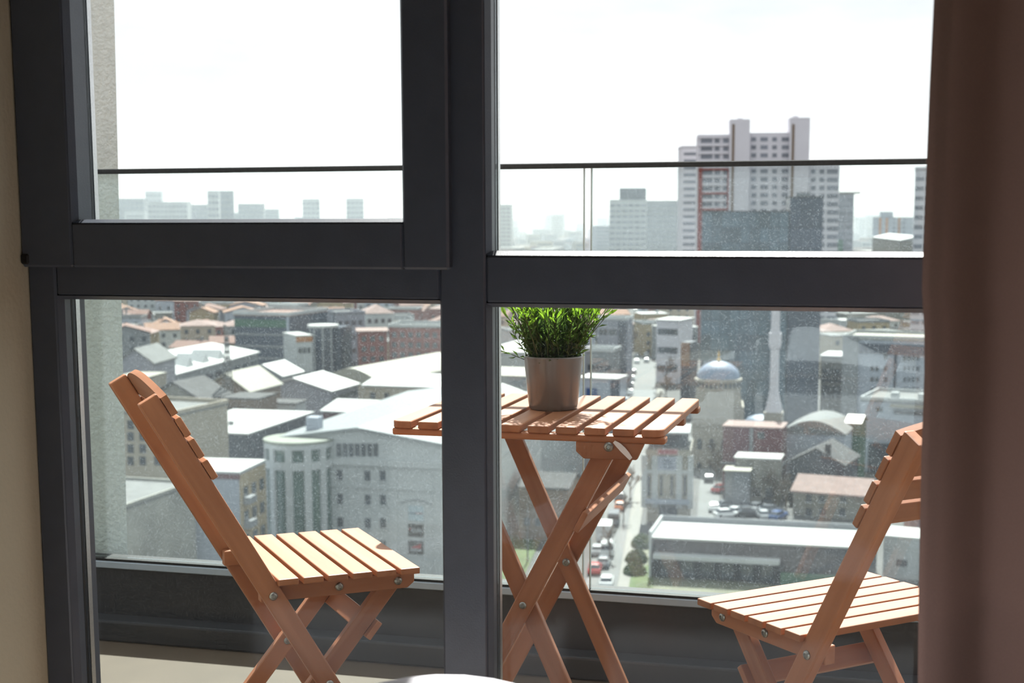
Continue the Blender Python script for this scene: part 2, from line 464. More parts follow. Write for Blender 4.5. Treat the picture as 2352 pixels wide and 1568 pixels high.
def crown_board(name, parent, half, h, bulge, thick, mm, mat):
    """top backrest slat: straight lower edge, upper edge arched; local x along the slat, y up the back"""
    bm = bmesh.new(); n = 16; low, top = [], []
    for i in range(n + 1):
        t = -1 + 2 * i / n
        low.append((t * half, -h / 2)); top.append((t * half, h / 2 + bulge * (1 - t * t)))
    ring = low + top[::-1]
    A = [bm.verts.new((x, y, -thick / 2)) for x, y in ring]; B = [bm.verts.new((x, y, thick / 2)) for x, y in ring]
    bm.faces.new(A[::-1]); bm.faces.new(B)
    for i in range(len(ring)):
        j = (i + 1) % len(ring); bm.faces.new((A[i], A[j], B[j], B[i]))
    bmesh.ops.recalc_face_normals(bm, faces=bm.faces)
    return obj(name, mesh_from(bm, name, mat), parent, mm)

def make_chair(loc, rz, label):
    t = tag(empty('folding_chair', loc, rz), label, 'chair', 'wooden folding bistro chairs')
    ang = R(60.37); ax = Vector((-math.cos(ang), 0, math.sin(ang))); fn = Vector((math.sin(ang), 0, math.cos(ang)))
    P = Vector((-0.140, 0, 0.468)); T = P + ax * 0.404; Cc = P - ax * 0.2006; foot = P - ax * (0.468 / math.sin(ang))
    Bp = Vector((0.0997, 0, 0.4645)); bd = (Cc - Bp).normalized(); bfoot = Bp + bd * (Bp.z / -bd.z)
    Y = lambda v, y: Vector((v.x, y, v.z))
    for s in (-1, 1):
        beam('back_leg', Y(foot, s * 0.1705), Y(T + ax * 0.012, s * 0.1705), 0.0365, 0.020, fn, M_WOOD, t, 0.003, 2)
        beam('front_leg', Y(Bp - bd * 0.014, s * 0.128), Y(bfoot, s * 0.128), 0.034, 0.018, (0.8, 0, 0.5), M_WOOD, t, 0.002)
        # seat rail with chamfered front
        prism('seat_rail', [(-0.158, 0.4825), (0.1315, 0.4815), (0.1315, 0.462), (0.118, 0.4515), (-0.158, 0.453)], 'y', s * 0.150 - 0.010, s * 0.150 + 0.010, M_WOOD, t, None, 0.0012)
        bolt(Y(P, s * 0.1805), (0, s, 0), t)
        bolt((0.0997, s * 0.160, 0.4665), (0, s, 0), t)
        bolt((-0.013, s * 0.160, 0.4675), (0, s, 0), t)
        bolt(Y(Cc, s * 0.1805), (0, s, 0), t)
        bolt(Y(P, s * 0.1605), (0, -s, 0), t, 0.0085, 0.012, 'spacer')
        bolt(Y(Cc, s * 0.119), (0, -s, 0), t)
        bolt(Y(Cc, s * 0.1605), (0, -s, 0), t, 0.0085, 0.0235, 'spacer')
    wd, gp = 0.0374, 0.0082
    for i in range(6):
        xc = -0.1326 + wd / 2 + i * (wd + gp); z = 0.499 - (xc + 0.1326) / 0.2652 * 0.004 - 0.006
        beam('seat_slat', (xc, -0.189, z), (xc, 0.189, z), wd, 0.012, (1, 0, 0), M_WOOD, t, 0.002, 2)
    off = 0.0365 / 2 + 0.0065
    for i in range(4):
        c = T - ax * (0.016 + 0.0441 * i) + fn * off
        if i == 0:
            mm = Matrix((Vector((0, -1, 0)), ax, Vector((0, -1, 0)).cross(ax))).transposed().to_4x4(); mm.translation = c
            crown_board('back_slat', t, 0.181, 0.037, 0.026, 0.012, mm, M_WOOD)
        else:
            beam('back_slat', c + Vector((0, -0.181, 0)), c + Vector((0, 0.181, 0)), 0.037, 0.012, ax, M_WOOD, t, 0.002, 2)
    bn = Vector((-bd.z, 0, bd.x)); bn = bn if bn.x > 0 else -bn
    c = Bp + bd * 0.098 + bn * (0.017 + 0.006)
    beam('stretcher', c + Vector((0, -0.150, 0)), c + Vector((0, 0.150, 0)), 0.038, 0.012, bd, M_WOOD, t, 0.002, 2)
    return t
make_chair((-1.0778, 2.5418, 0), R(38.61), 'wooden folding chair on the left, its seat turned towards the table')
make_chair((-0.1057, 2.4245, 0), R(134.09), 'wooden folding chair half hidden by the brown curtain')

# table
tb = tag(empty('folding_table', (-0.74, 3.035, 0)), 'small slatted wooden folding table with crossed legs', 'table')
TL = Matrix.Translation((0.74, -3.035, 0))
def W2T(v): return Vector(v) + Vector((0.74, -3.035, 0))
def tbeam(nm, p0, p1, wd, th, wdir, bev=0.002, seg=1): return beam(nm, W2T(p0), W2T(p1), wd, th, wdir, M_WOOD, tb, bev, seg)
ZT = 0.72
x0, x1 = -1.020, -0.459
wS = 0.0425; pit = (x1 - x0 - wS) / 9
for i in range(10):
    xc = x0 + wS / 2 + i * pit
    if i in (0, 9):
        s = -1 if i == 0 else 1
        r = 0.02; a, b = -0.255, 0.255; e = s * wS / 2
        pl = [(-e, a), (-e, b)]
        for kx in range(5):
            th = kx / 4 * math.pi / 2; pl.append((e - s * r + s * r * math.sin(th), b - r + r * math.cos(th)))
        for kx in range(5):
            th = kx / 4 * math.pi / 2; pl.append((e - s * r + s * r * math.cos(th), a + r - r * math.sin(th)))
        # outline (across, along) -> local x along the grain
        bm = bmesh.new()
        A = [bm.verts.new((q[1], -q[0], -0.0075)) for q in pl]; B = [bm.verts.new((q[1], -q[0], 0.0075)) for q in pl]
        bm.faces.new(A); bm.faces.new(B[::-1])
        for q in range(len(pl)): bm.faces.new((A[q], B[q], B[(q + 1) % len(pl)], A[(q + 1) % len(pl)]))
        bmesh.ops.recalc_face_normals(bm, faces=bm.faces)
        bmesh.ops.bevel(bm, geom=bm.edges[:], offset=0.0015, segments=1, affect='EDGES')
        mm = Matrix((Vector((0, 1, 0)), Vector((-1, 0, 0)), Vector((0, 0, 1)))).transposed().to_4x4()
        mm.translation = W2T((xc, 3.035, ZT - 0.0075))
        obj('table_slat', mesh_from(bm, 'end_slat', M_WOOD), tb, mm)
    else:
        tbeam('table_slat', (xc, 2.78, ZT - 0.0075), (xc, 3.29, ZT - 0.0075), wS, 0.015, (1, 0, 0), 0.002, 2)
tbeam('top_rail', (-1.020, 2.802, ZT - 0.0225), (-0.456, 2.802, ZT - 0.0225), 0.034, 0.0145, (0, 1, 0), 0.004, 2)
tbeam('top_rail', (-1.020, 3.262, ZT - 0.0225), (-0.456, 3.262, ZT - 0.0225), 0.034, 0.0145, (0, 1, 0), 0.004, 2)
tbeam('support_bar', (-1.0, 3.085, ZT - 0.024), (-0.462, 3.085, ZT - 0.024), 0.030, 0.018, (0, 1, 0), 0.003, 2)
X0, Z0 = -0.748, 0.345
k1, k2 = 1.92, 2.25
top1 = (X0 + (0.684 - Z0) / k1, 0.684); bot1 = (X0 - Z0 / k1, 0.0)
top2 = (X0 - (0.688 - Z0) / k2, 0.688); bot2 = (X0 + Z0 / k2, 0.0)
for y in (2.811, 3.219): tbeam('leg', (bot1[0], y, 0), (top1[0], y, top1[1]), 0.039, 0.018, (1, 0, -0.5), 0.003, 2)
for y in (2.832, 3.198): tbeam('leg', (bot2[0], y, 0), (top2[0], y, top2[1]), 0.039, 0.018, (1, 0, 0.5), 0.003, 2)
d1 = Vector((top1[0] - X0, 0, top1[1] - Z0)).normalized(); n1 = Vector((d1.z, 0, -d1.x))
sc = Vector((X0, 0, Z0)) + d1 * 0.222 + n1 * 0.026
tbeam('stretcher', (sc.x, 2.776, sc.z), (sc.x, 3.244, sc.z), 0.045, 0.012, d1, 0.002, 2)
prism('bracket', [(q[0] + 0.74, q[1]) for q in [(-0.634, 0.691), (-0.497, 0.691), (-0.512, 0.658), (-0.618, 0.657), (-0.634, 0.671)]], 'y', 2.7855 - 3.035, 2.8005 - 3.035, M_WOOD, tb, None, 0.0015)
prism('bracket', [(q[0] + 0.74, q[1]) for q in [(-0.634, 0.691), (-0.497, 0.691), (-0.512, 0.658), (-0.618, 0.657), (-0.634, 0.671)]], 'y', 3.2295 - 3.035, 3.2445 - 3.035, M_WOOD, tb, None, 0.0015)
bp = at_y(1398, 1026, 2.7855)
bolt(W2T(bp), (0, -1, 0), tb, 0.0095, 0.005); bolt(W2T((X0, 2.802, Z0)), (0, -1, 0), tb); bolt(W2T((X0, 3.189, Z0)), (0, -1, 0), tb, 0.009, 0.006)
# white strap end hanging over the bracket
M_STRAP = plain('white_strap', srgb(236, 234, 236), rough=0.5, var=0.05, scale=80)
bm = bmesh.new(); L = []; Rr = []
path = [(1410, 1014), (1420, 1022), (1431, 1033), (1441, 1044), (1449, 1054)]; hw = [3.2, 5.8, 6.6, 5.6, 4.0]
for (u, v), h in zip(path, hw):
    L.append(at_y(u + h * 0.72, v - h * 0.7, 2.779) + Vector((0.74, -3.035, 0))); Rr.append(at_y(u - h * 0.72, v + h * 0.7, 2.779) + Vector((0.74, -3.035, 0)))
fr = [[bm.verts.new(p + Vector((0, dy, 0))) for p in L + Rr[::-1]] for dy in (0, 0.0025)]
bm.faces.new(fr[0]); bm.faces.new(fr[1][::-1])
for i in range(10): bm.faces.new((fr[0][i], fr[1][i], fr[1][(i + 1) % 10], fr[0][(i + 1) % 10]))
bmesh.ops.recalc_face_normals(bm, faces=bm.faces)
tag(obj('strap', mesh_from(bm, 'strap', M_STRAP), tb), 'white strap end hanging below the table top')

# ------------------------------------------------------------------ potted plant
M_POT = plain('taupe_ceramic', srgb(110, 105, 102), rough=0.22, var=0.05, scale=20, spec=0.6)
M_SOIL = plain('dark_soil', srgb(38, 30, 24), rough=1, var=0.4, scale=120)
def leaf_mat(name, c, tcol):
    mt, n, l, out = new_mat(name)
    oi = n.new('ShaderNodeObjectInfo'); geo = n.new('ShaderNodeNewGeometry')
    mr = n.new('ShaderNodeMapRange'); mr.inputs['To Min'].default_value = 0.75; mr.inputs['To Max'].default_value = 1.3
    l.new(geo.outputs['Random Per Island'], mr.inputs['Value'])
    vm = n.new('ShaderNodeVectorMath'); vm.operation = 'SCALE'; vm.inputs[0].default_value = c[:3]; l.new(mr.outputs['Result'], vm.inputs['Scale'])
    p = n.new('ShaderNodeBsdfPrincipled'); p.inputs['Roughness'].default_value = 0.38; l.new(vm.outputs['Vector'], p.inputs['Base Color'])
    tl = n.new('ShaderNodeBsdfTranslucent'); tl.inputs['Color'].default_value = tcol
    mx = n.new('ShaderNodeMixShader'); mx.inputs['Fac'].default_value = 0.45
    l.new(p.outputs[0], mx.inputs[1]); l.new(tl.outputs[0], mx.inputs[2]); l.new(mx.outputs[0], out.inputs['Surface'])
    return mt
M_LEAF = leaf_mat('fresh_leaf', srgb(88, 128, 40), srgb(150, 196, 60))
M_LEAFD = leaf_mat('shade_painted_leaf', srgb(58, 84, 44), srgb(96, 128, 56))  # darker copy of the leaf green, shade inside the bush put into its colour
M_STEM = plain('green_stem', srgb(70, 78, 44), rough=0.6, var=0.2, scale=60)
pp = tag(empty('potted_plant', (-0.743, 3.043, ZT)), 'bushy green leafy plant in a glossy taupe pot on the table', 'plant')
obj('pot', mesh_from(lathe([(0.0, 0.0), (0.049, 0.0), (0.052, 0.003), (0.0535, 0.012), (0.0635, 0.112), (0.0640, 0.116), (0.0615, 0.116), (0.0600, 0.108), (0.0585, 0.098), (0.0, 0.098)], 48, cap=False), 'pot', M_POT), pp, None, smooth=True)
obj('soil', mesh_from(lathe([(0.0592, 0.098), (0.045, 0.102), (0.0, 0.105)], 24, cap=False), 'soil', M_SOIL), pp)
rnd = random.Random(3)
def leaf_mesh(L, wd, mt):
    bm = bmesh.new(); ps = [(0, 0.0), (0.25, 0.7), (0.5, 1.0), (0.75, 0.66), (1, 0)]
    mid = [bm.verts.new((t * L, 0, -0.1 * L * t * t)) for t, _ in ps]
    lo = [bm.verts.new((t * L, -wd / 2 * k, 0.0018 * k - 0.1 * L * t * t)) for t, k in ps[1:4]]
    hi = [bm.verts.new((t * L, wd / 2 * k, 0.0018 * k - 0.1 * L * t * t)) for t, k in ps[1:4]]
    for sd in (lo, hi):
        bm.faces.new((mid[0], mid[1], sd[0])); bm.faces.new((mid[1], mid[2], sd[1], sd[0]))
        bm.faces.new((mid[2], mid[3], sd[2], sd[1])); bm.faces.new((mid[3], mid[4], sd[2]))
    return mesh_from(bm, 'leaf', mt)
LEAVES = [leaf_mesh(0.030, 0.0068, M_LEAF), leaf_mesh(0.024, 0.0055, M_LEAF), leaf_mesh(0.034, 0.0075, M_LEAF), leaf_mesh(0.026, 0.006, M_LEAFD)]
stem_bm = bmesh.new(); inner = bmesh.new()
def tube(bm, pts, r0, r1):
    prev = None
    for i, p in enumerate(pts):
        d = (pts[min(i + 1, len(pts) - 1)] - pts[max(i - 1, 0)]).normalized()
        a = d.orthogonal().normalized(); b = d.cross(a); r = r0 + (r1 - r0) * i / (len(pts) - 1)
        ring = [bm.verts.new(p + (a * math.cos(q * 2.094) + b * math.sin(q * 2.094)) * r) for q in range(3)]
        if prev:
            for q in range(3): bm.faces.new((prev[q], prev[(q + 1) % 3], ring[(q + 1) % 3], ring[q]))
        prev = ring
def leaf_matrix(p, d, roll):
    d = d.normalized(); a = d.orthogonal().normalized(); a = (a * math.cos(roll) + d.cross(a) * math.sin(roll))
    mm = Matrix((d, a, d.cross(a))).transposed().to_4x4(); mm.translation = p; return mm
cand = []
stems = []
for i in range(130):
    a = rnd.uniform(0, 2 * math.pi); rr = 0.05 * math.sqrt(rnd.random())
    base = Vector((rr * math.cos(a), rr * math.sin(a), 0.1))
    lean = rnd.uniform(0.1, 0.72) * (0.4 + rr / 0.05 * 0.75); H = rnd.uniform(0.10, 0.185)
    a2 = a + rnd.uniform(-0.7, 0.7)
    tip = base + Vector((math.cos(a2) * lean * H, math.sin(a2) * lean * H, H))
    stems.append((base, tip, 0.25))
# one low spray reaching out to the left of the rim
stems.append((Vector((-0.05, -0.02, 0.104)), Vector((-0.118, -0.035, 0.131)), 0.0))
stems.append((Vector((-0.05, -0.01, 0.106)), Vector((-0.085, -0.03, 0.172)), 0.0))
for base, tip, curl in stems:
    pts = []
    for q in range(6):
        s = q / 5; p = base.lerp(tip, s); hx = Vector((tip.x - base.x, tip.y - base.y, 0)) * curl
        pts.append(p + hx * (s * s - s))
    tube(stem_bm, pts, 0.0011, 0.0006)
    nl = 9
    for q in range(nl):
        s = 0.18 + 0.82 * (q + rnd.random() * 0.6) / nl; p = base.lerp(tip, s) + Vector((tip.x - base.x, tip.y - base.y, 0)) * curl * (s * s - s)
        ax0 = (tip - base).normalized(); out = Vector((rnd.uniform(-1, 1), rnd.uniform(-1, 1), rnd.uniform(-0.3, 0.6))).normalized()
        cand.append((p.z + 0.4 * math.hypot(p.x, p.y) - 0.2 * p.y, p, ax0 * rnd.uniform(0.55, 1.1) + out * 0.75, rnd.uniform(0, 6.28)))
cand.sort(key=lambda c: -c[0])
for i, (_, p, d, rl) in enumerate(cand[:300]):
    obj('leaf', LEAVES[rnd.choice((0, 0, 1, 2))], pp, leaf_matrix(p, d, rl))
def add_leaf(bm, p, d, rl, L, wd):
    mm = leaf_matrix(p, d, rl)
    q = [bm.verts.new(mm @ Vector(c)) for c in ((0, 0, 0), (L * 0.5, -wd / 2, 0.001), (L, 0, -0.003), (L * 0.5, wd / 2, 0.001))]
    bm.faces.new(q)
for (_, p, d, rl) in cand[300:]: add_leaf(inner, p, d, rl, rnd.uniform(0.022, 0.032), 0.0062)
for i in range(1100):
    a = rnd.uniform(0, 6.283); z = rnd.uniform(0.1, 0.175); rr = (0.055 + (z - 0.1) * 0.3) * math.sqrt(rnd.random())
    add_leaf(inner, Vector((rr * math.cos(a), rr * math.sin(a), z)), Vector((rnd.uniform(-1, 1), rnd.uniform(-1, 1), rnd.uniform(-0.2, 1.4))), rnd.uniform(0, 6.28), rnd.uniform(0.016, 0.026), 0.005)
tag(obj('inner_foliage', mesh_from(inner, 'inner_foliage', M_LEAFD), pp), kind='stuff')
obj('stems', mesh_from(stem_bm, 'stems', M_STEM), pp)

# ------------------------------------------------------------------ curtain and bed inside the room
M_CURT = cloth_mat('taupe_curtain', srgb(150, 124, 116), 0.22, srgb(140, 122, 118))
def edge_x(z):
    tab = [(at_y(u, v, 1.5).z, at_y(u, v, 1.5).x) for u, v in ((2150, -200), (2145, 0), (2136, 180), (2128, 380), (2119, 600), (2117, 690), (2122, 730), (2124, 800), (2122, 900), (2117, 1010), (2113, 1200), (2110, 1350), (2108, 1568), (2106, 1700))]
    if z >= tab[0][0]: return tab[0][1]
    for (za, xa_), (zb, xb_) in zip(tab, tab[1:]):
        if zb <= z <= za: return xb_ + (xa_ - xb_) * (z - zb) / (za - zb)
    return tab[-1][1]
cu = tag(empty('curtain', (0.4, 1.5, 0.02)), 'long brown taupe curtain drawn to the right edge of the window', 'curtain')
def curtain_sheet(name, x_in0, x_in1, n, dy, thick):
    bm = bmesh.new(); nz = 60; grid = []
    for j in range(nz + 1):
        z = 0.02 + 2.4 * j / nz; e = edge_x(z); row = []
        for i in range(n + 1):
            s = x_in0 + (x_in1 - x_in0) * i / n
            y = 1.5 + 0.022 * math.sin(max(0, s - 0.02) * 30 + 0.3 * math.sin(z * 1.4)) * min(1, max(0, s - 0.015) / 0.05) + dy
            row.append(bm.verts.new((e * (1 - min(1, s / 0.3)) + 0.012 * min(1, s / 0.3) + s - 0.4, y - 1.5, z - 0.02)))
        grid.append(row)
    for j in range(nz):
        for i in range(n): bm.faces.new((grid[j][i], grid[j][i + 1], grid[j + 1][i + 1], grid[j + 1][i]))
    o = obj(name, mesh_from(bm, name, M_CURT), cu, None, smooth=True)
    md = o.modifiers.new('cloth thickness', 'SOLIDIFY'); md.thickness = thick; md.offset = 0
    return o
curtain_sheet('cloth', 0.0, 0.75, 90, 0.0, 0.0012)
curtain_sheet('hem', 0.0, 0.017, 3, 0.0016, 0.0012)

M_LINEN = cloth_mat('white_linen', srgb(242, 240, 248), 0.08, srgb(226, 224, 232), bump=0.2, bscale=600)
M_MATT = plain('grey_bed_fabric', srgb(120, 116, 112), rough=0.95, var=0.1, scale=60)
bed = tag(empty('bed', (-0.2, 0.62, 0)), 'bed with pale taupe cover and a white linen fold just inside the window', 'bed')
box('base', -0.95, 0.95, -1.0, 0.80, 0.06, 0.32, M_MATT, bed, 0.02, 2)
box('mattress', -0.94, 0.94, -0.99, 0.79, 0.32, 0.50, M_LINEN, bed, 0.04, 3)
for lx in (-0.85, 0.85):
    for ly in (-0.9, 0.7): box('foot', lx - 0.03, lx + 0.03, ly - 0.03, ly + 0.03, 0, 0.06, M_MATT, bed)
hp = at_y(1065, 1556, 1.25)
bm = bmesh.new(); g = []; nX, nY = 70, 60
for j in range(nY + 1):
    row = []
    for i in range(nX + 1):
        x = -0.97 + 1.94 * i / nX; y = -0.7 + 1.52 * j / nY
        wx, wy = x - 0.2, y + 0.62
        z = 0.535 + 0.02 * math.sin(7 * wx + 3 * wy) * math.sin(5 * wy - 2 * wx)
        e = max(0, abs(x) - 0.86) / 0.11; ey = max(0, y - 0.74) / 0.08
        z -= 0.05 * min(1, e) ** 2 + 0.05 * min(1, ey) ** 2
        hh = hp.z - 0.535
        z = max(z, 0.535 + hh * math.exp(-(((wx - hp.x) / 0.30) ** 2 + ((wy - hp.y) / 0.13) ** 2)) * 1.0)
        row.append(bm.verts.new((x, y, z)))
    g.append(row)
for j in range(nY):
    for i in range(nX): bm.faces.new((g[j][i], g[j][i + 1], g[j + 1][i + 1], g[j + 1][i]))
M_SPREAD = cloth_mat('dark_bedspread', srgb(168, 160, 150), 0.0, srgb(168, 160, 150), bump=0.2, bscale=500)
for f in bm.faces:
    cc = f.calc_center_median(); f.material_index = 0 if ((cc.x - 0.2 - hp.x) / 0.5) ** 2 + ((cc.y + 0.62 - hp.y) / 0.3) ** 2 < 1 else 1
dv = obj('duvet', mesh_from(bm, 'duvet', [M_LINEN, M_SPREAD]), bed, None, smooth=True)
md = dv.modifiers.new('padding', 'SOLIDIFY'); md.thickness = 0.03; md.offset = -1
def pillow(loc, sx, sy, sz, rx, rz, label):
    bm = bmesh.new(); n = 24; top = []; bot = []
    for j in range(n + 1):
        rt, rb = [], []
        for i in range(n + 1):
            a, b = -1 + 2 * i / n, -1 + 2 * j / n
            h = ((1 - a ** 4) * (1 - b ** 4)) ** 0.55
            px = a * (1 - 0.06 * (1 - b * b)) if False else a * (0.94 + 0.06 * b * b); py = b * (0.94 + 0.06 * a * a)
            rt.append(bm.verts.new((px * sx, py * sy, h * sz)))
            rb.append(rt[-1] if i in (0, n) or j in (0, n) else bm.verts.new((px * sx, py * sy, -h * sz)))
        top.append(rt); bot.append(rb)
    for j in range(n):
        for i in range(n):
            bm.faces.new((top[j][i], top[j][i + 1], top[j + 1][i + 1], top[j + 1][i]))
            f = [bot[j][i], bot[j + 1][i], bot[j + 1][i + 1], bot[j][i + 1]]
            bm.faces.new(f)
    o = obj('pillow', mesh_from(bm, 'pillow', M_LINEN), None, Matrix.Translation(loc) @ Matrix.Rotation(rz, 4, 'Z') @ Matrix.Rotation(rx, 4, 'X'), smooth=True)
    return tag(o, label, 'pillow')
pillow((0.315, 1.10, 0.652), 0.23, 0.125, 0.05, R(72), R(-6), 'white pillow corner at the foot of the brown curtain')
# ------------------------------------------------------------------ the city far below
G = EYE - 48.0
def cm(name, rgb, rough=0.85, var=0.1, scale=0.35, **k): return plain(name, tuple(c * 0.64 for c in srgb(*rgb)[:3]) + (1,), rough=rough, var=var, scale=scale, **k)
M_GROUND = cm('street_ground', (96, 96, 95), var=0.18, scale=0.05)
M_ROAD = cm('asphalt_road', (132, 134, 134), var=0.06, scale=0.2)
M_PAVE = cm('pavement', (160, 158, 152), var=0.08, scale=0.5)
M_GRASS = cm('grass', (92, 112, 62), var=0.35, scale=0.4)
M_DRY = cm('dry_grass', (132, 134, 112), var=0.25, scale=0.4)
M_WHITEM = cm('white_metal_roof', (238, 239, 238), rough=0.35, var=0.03, scale=0.3, spec=0.6)
M_CREAM = cm('cream_sheet_roof', (176, 172, 156), rough=0.45, var=0.06, scale=0.4, spec=0.6)
M_GREYROOF = cm('grey_flat_roof', (134, 136, 136), var=0.2, scale=0.5)
M_DARKROOF = cm('dark_roof', (84, 84, 86), var=0.2, scale=0.6)
M_REDROOF = cm('red_tile_roof', (150, 116, 106), var=0.2, scale=0.8, obj_var=0.12)
M_ORROOF = cm('orange_tile_roof', (176, 136, 114), var=0.16, scale=0.8, obj_var=0.1)
M_PINKROOF = cm('weathered_pink_roof', (172, 146, 140), var=0.15, scale=0.8)
W_WHITE = cm('white_render', (214, 218, 220), var=0.05, scale=0.3)
W_GREY = cm('grey_render', (156, 160, 164), var=0.12, scale=0.3)
W_PALE = cm('pale_blue_render', (190, 198, 212), var=0.05, scale=0.3)
W_LILAC = cm('lilac_grey_render', (172, 174, 186), var=0.05, scale=0.3)
W_BEIGE = cm('beige_render', (200, 190, 172), var=0.08, scale=0.4)
W_OCHRE = cm('ochre_render', (190, 172, 138), var=0.1, scale=0.4)
W_BRICK = cm('red_brick', (156, 92, 84), var=0.12, scale=0.6)
W_MAROON = cm('maroon_cladding', (124, 78, 84), var=0.12, scale=0.3)
W_STONE = cm('grey_stone', (166, 164, 156), var=0.16, scale=0.6)
W_CONC = cm('stained_concrete', (178, 178, 170), var=0.28, scale=0.22)
W_DARK = cm('dark_facade', (72, 80, 94), rough=0.4, var=0.15, scale=0.4)
W_TAN = cm('sandstone', (190, 184, 172), var=0.08, scale=0.5)
W_BROWN = cm('brown_brick', (142, 122, 104), var=0.14, scale=0.5)
W_TOWER = cm('tower_render', (245, 242, 250), var=0.04, scale=0.1)
W_ORANGE = cm('orange_panel', (202, 140, 84), var=0.08, scale=0.4)
W_GREEN = cm('green_panel', (84, 124, 104), var=0.1, scale=0.4)
W_REDF = cm('red_frame_paint', (168, 84, 78), var=0.08, scale=0.2)
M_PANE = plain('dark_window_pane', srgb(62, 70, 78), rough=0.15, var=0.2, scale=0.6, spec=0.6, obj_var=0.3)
M_PANEF = plain('haze_painted_pane', srgb(112, 116, 126), rough=0.2, var=0.15, scale=0.6, spec=0.5, obj_var=0.2)  # paler than the dark panes: distance haze is mixed into this colour
M_CURTWALL = plain('teal_curtain_wall', srgb(70, 88, 100), rough=0.12, var=0.15, scale=0.3, spec=0.7, obj_var=0.35)
M_NAVY = plain('navy_curtain_wall', srgb(58, 68, 84), rough=0.2, var=0.1, scale=0.3, spec=0.6, obj_var=0.12)
M_GREENGL = plain('green_glass', srgb(66, 92, 86), rough=0.12, var=0.3, scale=0.25, spec=0.7)
M_DOME = plain('lead_dome', srgb(122, 138, 160), rough=0.5, var=0.06, scale=0.4, spec=0.5)
M_GOLD = plain('gilt_finial', srgb(206, 164, 84), rough=0.35, metal=0.8, var=0.1, scale=2)

tag(box('ground', -3500, 3500, 20, 7000, G - 2, G, M_GROUND), kind='structure')

